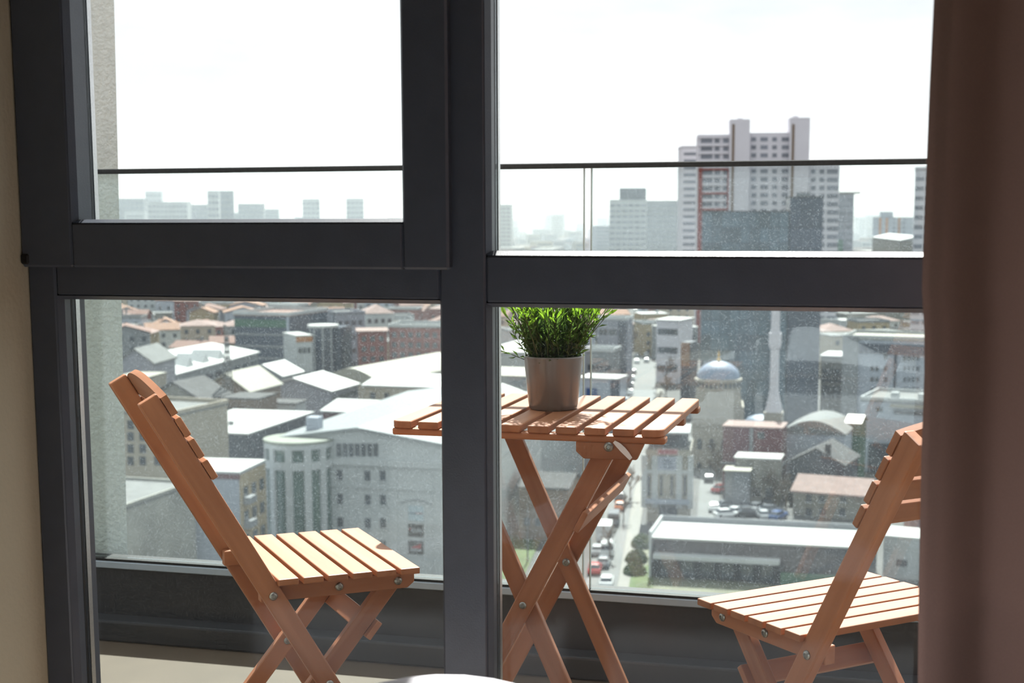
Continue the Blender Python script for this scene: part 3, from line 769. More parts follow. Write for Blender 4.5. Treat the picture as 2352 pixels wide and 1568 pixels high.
FOOT = []
class B:
    """building: front top corners given as (pixel u, pixel v, distance); local x along the front, y away from the viewer"""
    def __init__(s, name, label, tl, tr, depth, wall, cat='building', group=None, base=None, side_wall=None):
        A, Bq = at_d(*tl), at_d(*tr)
        e = Vector((Bq.x - A.x, Bq.y - A.y, 0)); s.L = e.length; s.D = depth
        base = G if base is None else base
        s.H = A.z - base
        mid = (A + Bq) / 2
        s.root = tag(empty(name, (mid.x, mid.y, base), math.atan2(e.y, e.x)), label, cat, group)
        s.M = Matrix.Translation(s.root.location) @ Matrix.Rotation(s.root.rotation_euler.z, 4, 'Z')
        s.Mi = s.M.inverted()
        FOOT.append((s.Mi, s.L / 2, depth))
        if wall: s.box('wall', -s.L / 2, s.L / 2, 0, depth, 0, s.H, wall)
    def box(s, nm, x0, x1, y0, y1, z0, z1, mt, parent=None):
        return box(nm, x0, x1, y0, y1, z0, z1, mt, parent or s.root)
    def face(s, u, v, y=0.0):
        o = s.Mi @ ORG; d = s.Mi.to_3x3() @ ray(u, v); t = (y - o.y) / d.y; return o + d * t
    def side(s, u, v, x):
        o = s.Mi @ ORG; d = s.Mi.to_3x3() @ ray(u, v); t = (x - o.x) / d.x; return o + d * t
    def flat(s, mt, rim=None, rh=0.6, ov=0.15):
        h = s.L / 2 + ov
        s.box('roof', -h, h, -ov, s.D + ov, s.H, s.H + 0.25, mt)
        if rim:
            bm = bmesh.new()
            for a, b, c, d in ((-h, h, -ov, -ov + 0.3), (-h, h, s.D + ov - 0.3, s.D + ov), (-h, -h + 0.3, -ov + 0.3, s.D + ov - 0.3), (h - 0.3, h, -ov + 0.3, s.D + ov - 0.3)):
                r = bmesh.ops.create_cube(bm, size=1.0)
                bmesh.ops.scale(bm, vec=(b - a, d - c, rh), verts=r['verts'])
                bmesh.ops.translate(bm, vec=((a + b) / 2, (c + d) / 2, s.H + 0.25 + rh / 2), verts=r['verts'])
            obj('parapet', mesh_from(bm, 'parapet', rim), s.root)
        return s
    def gable(s, mt, rise, along='y', ov=0.4, wall=None):
        L2, D = s.L / 2, s.D; t = 0.3
        if along == 'y':
            prism('roof', [(-L2 - ov, s.H - 0.12), (0, s.H + rise), (L2 + ov, s.H - 0.12), (L2 + ov, s.H + t - 0.12), (0, s.H + rise + t), (-L2 - ov, s.H + t - 0.12)], 'y', -ov, D + ov, mt, s.root)
            prism('gable', [(-L2, s.H), (L2, s.H), (0, s.H + rise)], 'y', 0.0, D, wall or MATS['white_render'], s.root)
        else:
            prism('roof', [(-ov, s.H - 0.12), (D / 2, s.H + rise), (D + ov, s.H - 0.12), (D + ov, s.H + t - 0.12), (D / 2, s.H + rise + t), (-ov, s.H + t - 0.12)], 'x', -L2 - ov, L2 + ov, mt, s.root)
            prism('gable', [(0, s.H), (D, s.H), (D / 2, s.H + rise)], 'x', -L2, L2, wall or MATS['white_render'], s.root)
        return s
    def hip(s, mt, rise, ov=0.4):
        bm = bmesh.new(); L2, D = s.L / 2 + ov, s.D; ins = min(s.L, s.D) / 2
        b = [bm.verts.new(p) for p in ((-L2, -ov, s.H), (L2, -ov, s.H), (L2, D + ov, s.H), (-L2, D + ov, s.H))]
        if s.L >= s.D: r = [bm.verts.new((-L2 + ins, D / 2, s.H + rise)), bm.verts.new((L2 - ins + 0.01, D / 2, s.H + rise))]; F = ((0, 1, 5, 4), (1, 2, 5), (2, 3, 4, 5), (3, 0, 4))
        else: r = [bm.verts.new((0, -ov + ins, s.H + rise)), bm.verts.new((0, D + ov - ins + 0.01, s.H + rise))]; F = ((0, 1, 4), (1, 2, 5, 4), (2, 3, 5), (3, 0, 4, 5))
        vv = b + r
        for f in F: bm.faces.new([vv[i] for i in f])
        bm.faces.new(b[::-1]); bmesh.ops.recalc_face_normals(bm, faces=bm.faces)
        obj('roof', mesh_from(bm, 'roof', mt), s.root); return s
    def barrel(s, mt, rise, ov=0.3, wall=None):
        L2 = s.L / 2 + ov; pts = [(-L2 + 2 * L2 * i / 12, s.H + rise * math.sin(math.pi * i / 12)) for i in range(13)]
        prism('roof', pts + [(L2, s.H - 0.2), (-L2, s.H - 0.2)], 'y', -ov, s.D + ov, mt, s.root); return s
    def wins(s, rows, w, h, mt=None, frame=None, y=0.0):
        """rows: list of (v, [u...]) pixel centres of the windows on the front"""
        for v, us in rows:
            for u in us:
                p = s.face(u, v); s.win(p.x, p.z, w, h, mt, frame)
    def win(s, x, z, w, h, mt=None, frame=None):
        o = box('window', x - w / 2, x + w / 2, -0.06, 0.04, z - h / 2, z + h / 2, mt or M_PANE, s.root)
        if frame:
            f = box('window_sill', -w / 2 - 0.15, w / 2 + 0.15, -0.16, 0.02, -h / 2 - 0.22, -h / 2 - 0.04, frame, o)
        return o
    def grid(s, nx, nz, w, h, x0=None, x1=None, z0=1.5, z1=None, mt=None, face='front'):
        z1 = s.H - 0.6 if z1 is None else z1
        if face == 'front':
            x0 = -s.L / 2 + 0.4 if x0 is None else x0; x1 = s.L / 2 - 0.4 if x1 is None else x1
        else:
            x0 = 0.5 if x0 is None else x0; x1 = s.D - 0.5 if x1 is None else x1
        for j in range(nz):
            z = z0 + (z1 - z0) * (j + 0.5) / nz
            for i in range(nx):
                q = x0 + (x1 - x0) * (i + 0.5) / nx
                if face == 'front': s.box('window', q - w / 2, q + w / 2, -0.06, 0.04, z - h / 2, z + h / 2, mt or M_PANE)
                elif face == 'right': s.box('window', s.L / 2 - 0.04, s.L / 2 + 0.06, q - w / 2, q + w / 2, z - h / 2, z + h / 2, mt or M_PANE)
                else: s.box('window', -s.L / 2 - 0.06, -s.L / 2 + 0.04, q - w / 2, q + w / 2, z - h / 2, z + h / 2, mt or M_PANE)
        return s
    def band(s, v, hgt, mt, out=0.3, x0=None, x1=None, nm='ledge'):
        z = s.face((CXP), v).z if False else None
        return None
    def ledge(s, z, hgt, mt, out=0.3, nm='ledge'):
        s.box(nm, -s.L / 2 - out, s.L / 2 + out, -out, 0.0, z - hgt / 2, z + hgt / 2, mt)
        s.box(nm, s.L / 2, s.L / 2 + out, 0.0, s.D, z - hgt / 2, z + hgt / 2, mt)
        return s

def text3d(s, txt, x, z, size, mt, y=-0.12, nm='lettering'):
    cu_ = bpy.data.curves.new('lettering', 'FONT'); cu_.body = txt; cu_.size = size; cu_.align_x = 'CENTER'; cu_.align_y = 'CENTER'; cu_.extrude = 0.02
    tmp = bpy.data.objects.new('tmp', cu_); me = bpy.data.meshes.new_from_object(tmp); bpy.data.objects.remove(tmp)
    me.materials.clear(); me.materials.append(mt)
    return obj(nm, me, s.root, Matrix.Translation((x, y, z)) @ Matrix.Rotation(math.pi / 2, 4, 'X'))

def cyl(name, x, y, z0, z1, r, mt, parent, seg=40, r1=None):
    return obj(name, mesh_from(lathe([(r, z0), (r if r1 is None else r1, z1)], seg), name, mt), parent, Matrix.Translation((x, y, 0)), smooth=False)

# ---- white office block with a glazed round corner
b = B('office_building', 'white four storey office block with a low metal gable roof and hanging sign boards', (640, 1006, 190.5), (1012, 1037, 184.5), 52, W_WHITE)
b.gable(cm('pale_grey_metal_roof', (158, 164, 168), rough=0.45, var=0.04), 1.6, 'y', 0.5, W_WHITE)
zc = b.face(880, 1062).z; b.ledge(zc, 0.9, W_WHITE, 0.45, 'cornice')
zl = b.face(880, 1120).z; b.ledge(zl, 0.25, W_WHITE, 0.2, 'string_course')
for u in (712, 812, 905, 1006):
    p = b.face(u, 1200); b.box('pilaster', p.x - 0.55, p.x + 0.55, -0.12, 0.0, 0, zc - 0.45, W_WHITE)
b.wins([(1090, (746, 780)), (1092, (844, 879)), (1145, (747, 781)), (1147, (845, 880)), (1199, (748, 782)), (1201, (845, 880))], 0.78, 1.3, None, W_WHITE)
b.wins([(1252, (748, 782, 846, 880))], 0.78, 1.3, None, W_WHITE)
for i, u in enumerate((779, 793, 807, 821, 835, 849, 863)):
    p = b.face(u, 1033); b.box('window', p.x - 0.33, p.x + 0.33, -0.06, 0.04, p.z - 0.85, p.z + 0.85, M_PANE)
M_SIGNL = cm('pale_sign_board', (196, 214, 224), var=0.02); M_SIGND = cm('dark_sign_board', (52, 54, 56), var=0.1)
M_LETB = cm('blue_lettering', (70, 96, 130)); M_LETR = cm('red_lettering', (196, 56, 54)); M_LETW = cm('white_lettering', (226, 232, 240))
def sign(v0, v1, u0, u1, mt):
    p, q = b.face(u0, v0), b.face(u1, v1)
    b.box('sign_board', p.x, q.x, -0.1, 0.0, q.z, p.z, mt); return (p.x + q.x) / 2, (p.z + q.z) / 2, q.x - p.x, p.z - q.z
x, z, wd, ht = sign(1161, 1196, 938, 973, M_SIGNL)
M_LETG = cm('grey_lettering', (120, 140, 156)); b.box('lettering_strip', x - wd * 0.45, x - 0.05, -0.13, -0.1, z - 0.09, z + 0.12, M_LETG); b.box('lettering_strip', x - 0.02, x + wd * 0.45, -0.13, -0.1, z - 0.05, z + 0.12, cm('faded_red_lettering', (176, 128, 128)))
x, z, wd, ht = sign(1202, 1233, 938, 973, M_SIGND); text3d(b, 'Kale', x + 0.12, z, 0.85, M_LETW); b.box('emblem', x - wd * 0.43, x - wd * 0.34, -0.13, -0.1, z + 0.05, z + 0.3, M_LETR)
x, z, wd, ht = sign(1240, 1273, 938, 973, M_SIGND)
prism('emblem', [(x - 0.75, z - 0.1), (x + 0.7, z - 0.1), (x + 0.72, z + 0.62), (x + 0.35, z + 0.3), (x - 0.1, z + 0.22)], 'y', -0.14, -0.1, M_LETR, b.root)
for i in range(7): b.box('lettering_strip', x - 0.7 + i * 0.21, x - 0.56 + i * 0.21, -0.13, -0.1, z - 0.5, z - 0.2, M_LETW)
# arched relief above the signs
p0, p1 = b.face(920, 1148), b.face(992, 1152)
prism('arch_moulding', [(p0.x + (p1.x - p0.x) * i / 10, p0.z - 0.3 + 0.5 * math.sin(math.pi * i / 10)) for i in range(11)] + [(p0.x + (p1.x - p0.x) * i / 10, p0.z - 0.42 + 0.5 * math.sin(math.pi * i / 10)) for i in range(10, -1, -1)], 'y', -0.12, 0, W_GREY, b.root)
# round glazed corner
c = at_d(686, 1005, 189.0); cl = b.Mi @ c
rr = 4.45; ztop = cl.z
cyl('corner_glazing', cl.x, cl.y, 0, ztop - 0.9, rr - 0.25, M_GREENGL, b.root)
cyl('corner_roof', cl.x, cl.y, ztop - 0.35, ztop, rr + 0.15, cm('pale_green_roof', (164, 170, 158)), b.root)
cyl('corner_fascia', cl.x, cl.y, ztop - 1.0, ztop - 0.35, rr + 0.1, W_WHITE, b.root)
zb = b.face(660, 1056).z
cyl('corner_band', cl.x, cl.y, zb - 0.5, zb + 0.55, rr + 0.05, W_WHITE, b.root)
for a in (-172, -148, -118, -84, -52, -22):
    ca, sa = math.cos(R(a)), math.sin(R(a))
    o = obj('column', box_mesh(0.42, 0.95, ztop - 1.0, W_WHITE), b.root, Matrix.Translation((cl.x + ca * (rr - 0.15), cl.y + sa * (rr - 0.15), (ztop - 1.0) / 2)) @ Matrix.Rotation(R(a), 4, 'Z'))
b.box('roof_plant', cl.x - 0.5, cl.x + 1.2, cl.y + 3.6, cl.y + 5.4, ztop - 0.4, ztop + 2.2, W_PALE)

# ---- blocks at the left, in front
b = B('concrete_block', 'stained grey concrete block with a flat roof beside the stucco fin', (270, 1176, 157.5), (446, 1113, 173.5), 15, W_CONC); b.flat(M_GREYROOF, W_CONC, 0.35, 0.1)
b = B('apartment_block', 'pale blue plastered block with white flat roof behind the left chair back', (400, 1083, 176), (549, 1086, 174.5), 9, W_PALE); b.flat(M_WHITEM, None); b.box('eave_band', -b.L / 2 - 0.1, b.L / 2 + 0.1, -0.1, 0.0, b.H - 0.7, b.H - 0.1, W_MAROON); b.box('side_render', b.L / 2, b.L / 2 + 0.12, 0, b.D, 0, b.H - 0.2, W_OCHRE)
for j in range(4):
    z = b.H - 2.6 - j * 3.0
    for y0 in (1.0, 3.8, 6.6): b.box('window', b.L / 2 + 0.1, b.L / 2 + 0.2, y0, y0 + 1.4, z - 0.7, z + 0.7, M_PANE)
    b.box('balcony', b.L / 2 + 0.1, b.L / 2 + 1.0, 0.8, 3.2, z - 1.35, z - 0.5, W_GREY)
b = B('apartment_block', 'beige rendered apartment block next to the stucco fin', (262, 948, 216), (402, 956, 212), 14, W_BEIGE); b.flat(M_GREYROOF, W_BEIGE)
b.wins([(v, (300, 328, 362, 388)) for v in (975, 1002, 1030, 1058)], 1.1, 1.3)
b = B('warehouse', 'long dark fronted warehouse under a bright flat white roof', (378, 990, 250.5), (567, 999, 246.5), 28, W_DARK); b.flat(M_WHITEM, None, ov=0.6)
b.grid(7, 1, 1.6, 1.1, z0=b.H - 3.2, z1=b.H - 1.4, face='right')
for x in (-6.5, 0.5): b.box('roof_vent', x, x + 0.7, 8, 8.7, b.H + 0.25, b.H + 0.9, M_GREYROOF)
b = B('shed', 'lilac grey gabled shed with white sheet roof left of the mullion', (590, 893, 327.5), (760, 899, 322), 15, W_LILAC); b.gable(M_WHITEM, 2.6, 'y', 0.5, W_LILAC)
b.grid(6, 1, 2.2, 1.2, z0=b.H - 2.6, z1=b.H - 0.9, face='right')
b = B('hut', 'little white hut with a dark flat roof before the lilac shed', (612, 926, 300), (678, 928, 298.5), 6, W_WHITE); b.flat(M_DARKROOF, None, ov=0.4); b.win(1.2, 6.8, 0.9, 1.6)
b = B('hall', 'hall with broad vaulted white roof behind the lilac shed', (742, 872, 356), (872, 884, 349), 46, W_BEIGE); b.barrel(M_CREAM, 3.2)
b = B('hall', 'cream walled hall with bright white roof touching the mullion', (836, 885, 322), (1040, 890, 316.5), 24, W_BEIGE); b.gable(M_WHITEM, 1.4, 'x', 0.5, W_BEIGE); b.grid(6, 1, 1.2, 1.4, z0=b.H - 3.2, z1=b.H - 1.2)
b = B('workshop', 'small workshop with shallow white roof behind the round glazed corner', (742, 944, 281), (858, 946, 277.5), 15, W_MAROON); b.gable(M_WHITEM, 1.3, 'x', 0.5, W_MAROON)
b = B('garage', 'low grey garage with cream roof in front of the small workshop', (790, 958, 268), (900, 955, 265), 9, W_GREY); b.flat(M_CREAM, None)
b = B('factory', 'factory with long white skylit roof and ribbon windows at the left', (396, 862, 330), (592, 806, 386), 26, W_GREY); b.gable(M_WHITEM, 2.2, 'x', 0.5, W_GREY)
b.grid(9, 1, 4.6, 1.5, z0=b.H - 4.0, z1=b.H - 1.4)
for x in (-14, -4, 6): prism('dormer', [(x - 2.2, b.H + 0.6), (x + 2.2, b.H + 0.6), (x, b.H + 2.7)], 'y', 1.5, 9.0, W_WHITE, b.root)
b = B('gabled_house', 'house with cream gable roof in front of the factory', (468, 898, 304), (572, 902, 301), 15, W_BROWN); b.gable(M_CREAM, 3.8, 'y', 0.5, W_BROWN); b.grid(3, 2, 1.1, 1.3)
b = B('gabled_house', 'grey brown gabled house just above the left chair back', (338, 915, 287), (462, 922, 283), 11, W_STONE); b.gable(M_DARKROOF, 3.4, 'y', 0.5, W_STONE); b.grid(4, 2, 1.1, 1.3)
b = B('gabled_house', 'grey gable house with a white roof edge near the stucco fin', (268, 835, 304), (352, 838, 303), 13, W_LILAC); b.gable(M_GREYROOF, 3.0, 'y', 0.4, W_LILAC); b.grid(3, 1, 1.2, 1.2)
b = B('cream_house', 'cream flat roofed house directly above the left chair top', (262, 868, 288), (338, 866, 287), 10, W_BEIGE); b.flat(M_CREAM, None)
b = B('gabled_house', 'white roofed gable house right of the factory', (562, 862, 349), (648, 869, 346), 11, W_GREY); b.gable(M_WHITEM, 2.6, 'y', 0.5, W_GREY)
b = B('tenement', 'brown plastered tenement between warehouse and lilac shed', (508, 915, 284), (592, 912, 282), 9, W_BROWN); b.flat(M_DARKROOF, None); b.grid(4, 3, 1.0, 1.3)
b = B('hut', 'low hut with white slab roof above the warehouse roof', (466, 935, 281), (500, 937, 280.6), 3, W_MAROON); b.flat(M_WHITEM, None, ov=0.5)

# ---- middle distance, left pane
b = B('office_building', 'dark glass office with green top band and white roof edge', (538, 724, 421), (662, 727, 415), 24, M_NAVY); b.flat(M_REDROOF, W_WHITE, 0.9, 0.3)
b.box('green_band', -b.L / 2, b.L / 2, -0.1, 0, b.H - 3.2, b.H - 1.0, W_GREEN)
for j in range(3): b.box('floor_band', -b.L / 2, b.L / 2, -0.12, 0, b.H - 5.6 - j * 3.4, b.H - 5.0 - j * 3.4, W_GREY)
b.box('corner_post', b.L / 2 - 0.5, b.L / 2 + 0.1, -0.2, 0.3, 0, b.H, W_PALE)
b = B('apartment_block', 'narrow white block with an orange top band', (680, 772, 397), (717, 762, 399), 12, W_WHITE); b.flat(M_WHITEM, None); b.box('orange_band', -b.L / 2, b.L / 2, -0.15, 0, b.H - 1.6, b.H - 0.2, W_ORANGE); b.grid(3, 2, 1.0, 1.5)
rt = at_d(742, 745, 410)
t = tag(empty('office_building', (rt.x, rt.y, G)), 'rounded dark blue glass office with white disc roof', 'building')
h = rt.z - G
cyl('glazing', 0, 0, 0, h - 0.6, 3.6, M_NAVY, t); cyl('roof', 0, 0, h - 0.6, h, 4.4, M_WHITEM, t)
box('wing', 1.0, 5.0, 0.5, 9, 0, h - 0.8, M_NAVY, t)
for a in (-150, -110, -70, -30): obj('mullion', box_mesh(0.3, 0.3, h - 0.6, W_WHITE), t, Matrix.Translation((3.65 * math.cos(R(a)), 3.65 * math.sin(R(a)), (h - 0.6) / 2)))
b = B('apartment_block', 'pale grey apartment block with balcony strips behind the blue glass office', (770, 722, 437), (838, 716, 441), 14, W_LILAC); b.flat(M_GREYROOF, W_LILAC); b.grid(4, 4, 1.2, 1.4)
b = B('brick_block', 'red brick apartment block with white window frames left of the mullion', (893, 752, 406), (1030, 751, 403), 13, W_BRICK); b.flat(M_GREYROOF, W_WHITE, 0.8); b.grid(7, 3, 1.3, 1.5, z0=b.H - 9)
b = B('brick_block', 'smaller red brick block beside the larger brick apartment block', (822, 762, 404), (889, 758, 405), 12, W_BRICK); b.flat(M_PINKROOF, None, ov=0.5); b.grid(3, 3, 1.3, 1.5, z0=b.H - 9)
b = B('apartment_block', 'white rendered block seen behind the brick blocks', (838, 720, 470), (905, 716, 472), 14, W_WHITE); b.hip(M_PINKROOF, 2.5); b.grid(4, 4, 1.2, 1.4)

# ---- the avenue, pavements and greens
def ground_strip(name, left, right, dz, mt):
    bm = bmesh.new(); pv = None
    for (u0, v0), (u1, v1) in zip(left, right):
        a, c = at_z(u0, v0, G), at_z(u1, v1, G)
        pr = [bm.verts.new((a.x, a.y, G - 0.2)), bm.verts.new((a.x, a.y, G + dz)), bm.verts.new((c.x, c.y, G + dz)), bm.verts.new((c.x, c.y, G - 0.2))]
        if pv:
            for i in range(3): bm.faces.new((pv[i], pv[i + 1], pr[i + 1], pr[i]))
        pv = pr
    bmesh.ops.recalc_face_normals(bm, faces=bm.faces)
    return tag(obj(name, mesh_from(bm, name, mt)), kind='structure')
ground_strip('road_avenue', [(1330, 1420), (1345, 1340), (1372, 1240), (1400, 1130), (1428, 1000), (1441, 900), (1456, 820), (1462, 770), (1455, 720), (1450, 690), (1446, 640)],
             [(1405, 1420), (1418, 1340), (1436, 1240), (1455, 1130), (1500, 1000), (1508, 900), (1504, 820), (1493, 775), (1472, 720), (1466, 690), (1458, 640)], 0.05, M_ROAD)
ground_strip('pavement', [(1406, 1420), (1419, 1340), (1437, 1240), (1456, 1130), (1501, 1000), (1509, 900), (1505, 820)], [(1432, 1420), (1446, 1340), (1466, 1240), (1482, 1130), (1522, 1000), (1524, 900), (1512, 820)], 0.15, M_PAVE)
ground_strip('pavement', [(1180, 1420), (1215, 1320), (1268, 1220), (1300, 1160)], [(1260, 1420), (1290, 1320), (1318, 1220), (1330, 1160)], 0.12, M_PAVE)
ground_strip('road_side_street', [(1600, 1210), (1606, 1120), (1612, 1060), (1610, 1000)], [(1655, 1210), (1650, 1120), (1645, 1060), (1635, 1000)], 0.04, M_ROAD)
ground_strip('lawn', [(1118, 1340), (1142, 1250), (1160, 1205)], [(1200, 1330), (1232, 1262), (1262, 1195)], 0.1, M_GRASS)
ground_strip('lawn', [(1447, 1420), (1447, 1345), (1456, 1310), (1470, 1225)], [(2200, 1420), (2200, 1390), (1640, 1330), (1500, 1230)], 0.08, M_DRY)
ground_strip('lawn', [(1438, 1352), (1447, 1330), (1456, 1300)], [(1500, 1352), (1500, 1330), (1498, 1300)], 0.12, M_GRASS)

# ---- right pane, near
b = B('long_building', 'long low building with bright white roof and strip canopy behind the right chair', (1500, 1236, 190.5), (2014, 1264, 183.5), 10.5, cm('dark_shopfront', (50, 54, 60))); b.flat(M_WHITEM, None, ov=0.2)  # walls in one even dark grey
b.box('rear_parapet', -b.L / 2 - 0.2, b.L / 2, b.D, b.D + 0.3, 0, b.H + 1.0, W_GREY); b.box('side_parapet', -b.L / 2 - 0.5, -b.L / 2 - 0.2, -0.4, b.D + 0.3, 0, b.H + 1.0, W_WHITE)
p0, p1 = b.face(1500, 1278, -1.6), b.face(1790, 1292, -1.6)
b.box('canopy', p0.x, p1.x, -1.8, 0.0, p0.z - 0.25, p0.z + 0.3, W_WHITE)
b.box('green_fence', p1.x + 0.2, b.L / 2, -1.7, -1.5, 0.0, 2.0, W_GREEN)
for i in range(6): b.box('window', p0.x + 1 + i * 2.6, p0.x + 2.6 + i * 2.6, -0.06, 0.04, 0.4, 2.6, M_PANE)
b = B('shop_building', 'corner shop with white columns and lettered sign panels below the table edge', (1487, 1031, 226), (1583, 1031, 225), 12, W_TAN); b.flat(M_GREYROOF, None)
b.box('roof_terrace', -b.L / 2 + 0.4, b.L / 2 - 0.4, 1.0, 9, b.H + 0.25, b.H + 2.4, W_DARK); b.box('terrace_canopy', -b.L / 2, b.L / 2, 0.3, 9.5, b.H + 2.4, b.H + 2.7, W_WHITE)
for u in (1504, 1560, 1480, 1586): 
    p = b.face(u, 1100); b.box('column', p.x - 0.45, p.x + 0.45, -0.35, 0, 2.4, b.H - 0.9, W_WHITE)
b.ledge(b.H - 0.5, 0.9, W_TAN, 0.3, 'cornice'); z = b.face(1535, 1083).z; b.box('string_course', -b.L / 2, b.L / 2, -0.2, 0, z - 0.3, z + 0.3, W_WHITE)
z = b.face(1535, 1150).z; b.box('canopy', -b.L / 2 - 0.2, b.L / 2 + 0.2, -1.2, 0, z - 0.3, z + 0.3, W_PALE)
for u in (1490, 1519, 1543, 1573): 
    p = b.face(u, 1115); b.box('window', p.x - 0.2, p.x + 0.2, -0.08, 0.04, p.z - 1.6, p.z + 1.6, M_PANE)
p = b.face(1535, 1168); b.box('shop_window', p.x - 1.4, p.x + 1.4, -0.08, 0.04, 0.2, p.z + 0.6, M_PANE)
p, q = b.face(1510, 1029), b.face(1558, 1044); b.box('sign_board', p.x, q.x, -0.42, -0.3, q.z, p.z, cm('pale_pink_sign', (216, 190, 190)))
for i in range(8): b.box('lettering_strip', p.x + 0.25 + i * 0.36, p.x + 0.48 + i * 0.36, -0.45, -0.42, q.z + 0.15, p.z - 0.15, cm('rose_lettering', (196, 92, 104)))
p, q = b.face(1511, 1047), b.face(1556, 1080); b.box('sign_board', p.x, q.x, -0.3, -0.2, q.z, p.z, cm('lilac_sign', (196, 202, 218)))
for r_, n_ in ((0.28, 5), (0.52, 5), (0.78, 7)):
    zz = p.z + (q.z - p.z) * r_
    for i in range(n_):
        xx = (p.x + q.x) / 2 + (i - (n_ - 1) / 2) * 0.3; b.box('lettering_strip', xx - 0.1, xx + 0.1, -0.33, -0.3, zz - 0.16, zz + 0.16, cm('slate_lettering', (110, 122, 142)))
b = B('stone_house', 'two storey grey stone house with weathered pink roof left of the right chair', (1822, 1128, 231), (1990, 1118, 226), 9, W_STONE); b.gable(M_PINKROOF, 1.9, 'x', 0.4, W_STONE)
b.wins([(1143, (1858, 1888, 1938)), (1175, (1858, 1890, 1935))], 0.95, 1.2, None, W_WHITE)
b = B('dark_house', 'house with dark slate gable front above the pink roofed stone house', (1812, 1062, 243), (1938, 1060, 239), 11, W_DARK); b.gable(M_DARKROOF, 2.6, 'y', 0.4, W_DARK)
b.box('chimney', 1.2, 2.0, 1.0, 2.0, b.H, b.H + 3.4, M_DARKROOF)
b = B('hall', 'pale grey hall with a curved gable between the minaret and the white annex', (1797, 990, 257), (1940, 985, 253), 14, W_PALE); b.barrel(M_GREYROOF, 2.2); 
b.barrel(W_PALE, 2.0, 0.0)
b = B('row_building', 'maroon clad row building standing before the mosque', (1661, 980, 251), (1797, 984, 248), 7, W_MAROON); b.flat(M_PINKROOF, None); b.ledge(0.45 * b.H, 0.35, W_GREY, 0.3)
p = b.face(1726, 1015); b.box('downpipe', p.x - 0.3, p.x + 0.3, -0.35, 0, 3.5, b.H, W_GREY); p = b.face(1748, 1000); b.box('window', p.x - 0.6, p.x + 0.6, -0.06, 0.04, p.z - 0.6, p.z + 0.6, M_PANE)
b = B('low_block', 'low grey block with a white eave in front of the maroon row', (1690, 1052, 240), (1790, 1055, 238), 5, W_STONE); b.flat(M_WHITEM, None, ov=0.3); b.grid(3, 1, 1.4, 1.6, z0=1.0, z1=3.6)
b = B('kiosk', 'small grey kiosk with pale roof by the side street trees', (1665, 1082, 236), (1720, 1082, 235), 4, W_GREY); b.flat(M_CREAM, None, ov=0.3)
b = B('annex', 'white annex with strip windows in front of the blue office', (1978, 920, 271), (2150, 915, 265), 15, W_PALE); b.flat(M_GREYROOF, W_WHITE, 0.6)
b.wins([(940, (2020,))], 1.3, 0.8); p, q = b.face(2053, 945), b.face(2150, 950); b.box('window', p.x, q.x, -0.06, 0.04, q.z - 0.5, p.z + 0.3, M_PANE); b.box('awning', p.x - 0.5, q.x, -1.0, 0, p.z + 0.9, p.z + 1.5, M_CREAM)
for x in (-2, 3, 5.4): b.box('roof_unit', x, x + 1.4, 3, 4.6, b.H + 0.25, b.H + 1.5, W_WHITE)
b.box('dark_base', -b.L / 2 + 1.6, b.L / 2, -0.05, 0, 0, b.H * 0.42, W_DARK)
b = B('office_building', 'pale blue office slab with dark windows at the right of the view', (1938, 778, 331), (2150, 786, 323), 16, W_PALE); b.flat(M_CREAM, W_WHITE, 0.7); b.box('corner_pier', -b.L / 2 - 0.15, -b.L / 2 + 3.4, -0.6, 4, 0, b.H + 0.6, W_GREY)
b.wins([(v, (2003, 2014, 2034)) for v in (846, 871, 895)], 0.75, 1.1); b.wins([(v, (2078, 2088, 2098, 2108)) for v in (822, 846, 871, 895)], 0.65, 1.1); b.wins([(820, (2034,))], 0.75, 1.1)
p = b.face(2056, 850); b.box('drain_recess', p.x - 0.3, p.x + 0.3, -0.1, 0, 0, b.H - 2.5, W_DARK); b.box('glazed_top', -b.L / 2 + 3.6, b.L / 2, -0.08, 0, b.H - 3.2, b.H - 0.9, M_NAVY)
b = B('framed_block', 'block with beige frame and dark panes between tower and blue office', (1886, 818, 347), (1940, 816, 345), 12, W_STONE); b.flat(M_WHITEM, None, ov=0.3); b.grid(2, 2, 2.2, 3.2, z0=4, z1=b.H - 2.6)
b = B('shed', 'green blue shed with pale roofs below the blue office', (1944, 972, 262), (1976, 972, 261), 6, W_GREEN); b.gable(M_CREAM, 1.0, 'x', 0.3, W_GREEN)
b = B('pink_wall_house', 'pink walled house peeping out beside the curtain', (2078, 1140, 214), (2150, 1140, 212), 8, cm('pink_render', (176, 146, 148))); b.flat(M_GREYROOF, None)
b = B('white_store', 'bright white low store beside the long roof near the curtain', (2030, 1232, 190), (2160, 1240, 187), 6, W_WHITE); b.flat(M_WHITEM, None); b.win(-1.2, 2.2, 1.4, 0.9)

# ---- mosque with minaret
mp_ = at_d(1650, 875, 280)
ms = tag(empty('mosque', (mp_.x, mp_.y, G), YAW * 0.5), 'small sandstone mosque with a blue grey lead dome', 'mosque')
hz = mp_.z - G
box('prayer_hall', -4.9, 4.9, -4.6, 6, 0, hz - 4.4, W_TAN, ms)
obj('drum_base', mesh_from(lathe([(5.0, hz - 5.0), (4.5, hz - 1.2)], 8), 'drum_base', W_TAN), ms, Matrix.Rotation(R(22.5), 4, 'Z'))
obj('drum', mesh_from(lathe([(4.35, hz - 1.4), (4.35, hz + 0.1), (4.6, hz + 0.2), (4.6, hz + 0.55), (4.2, hz + 0.7)], 32), 'drum', W_TAN), ms)
obj('dome', mesh_from(lathe([(4.15 * math.cos(R(a)), hz + 0.7 + 3.2 * math.sin(R(a))) for a in range(0, 91, 9)], 40, cap=False), 'dome', M_DOME), ms, None, smooth=True)
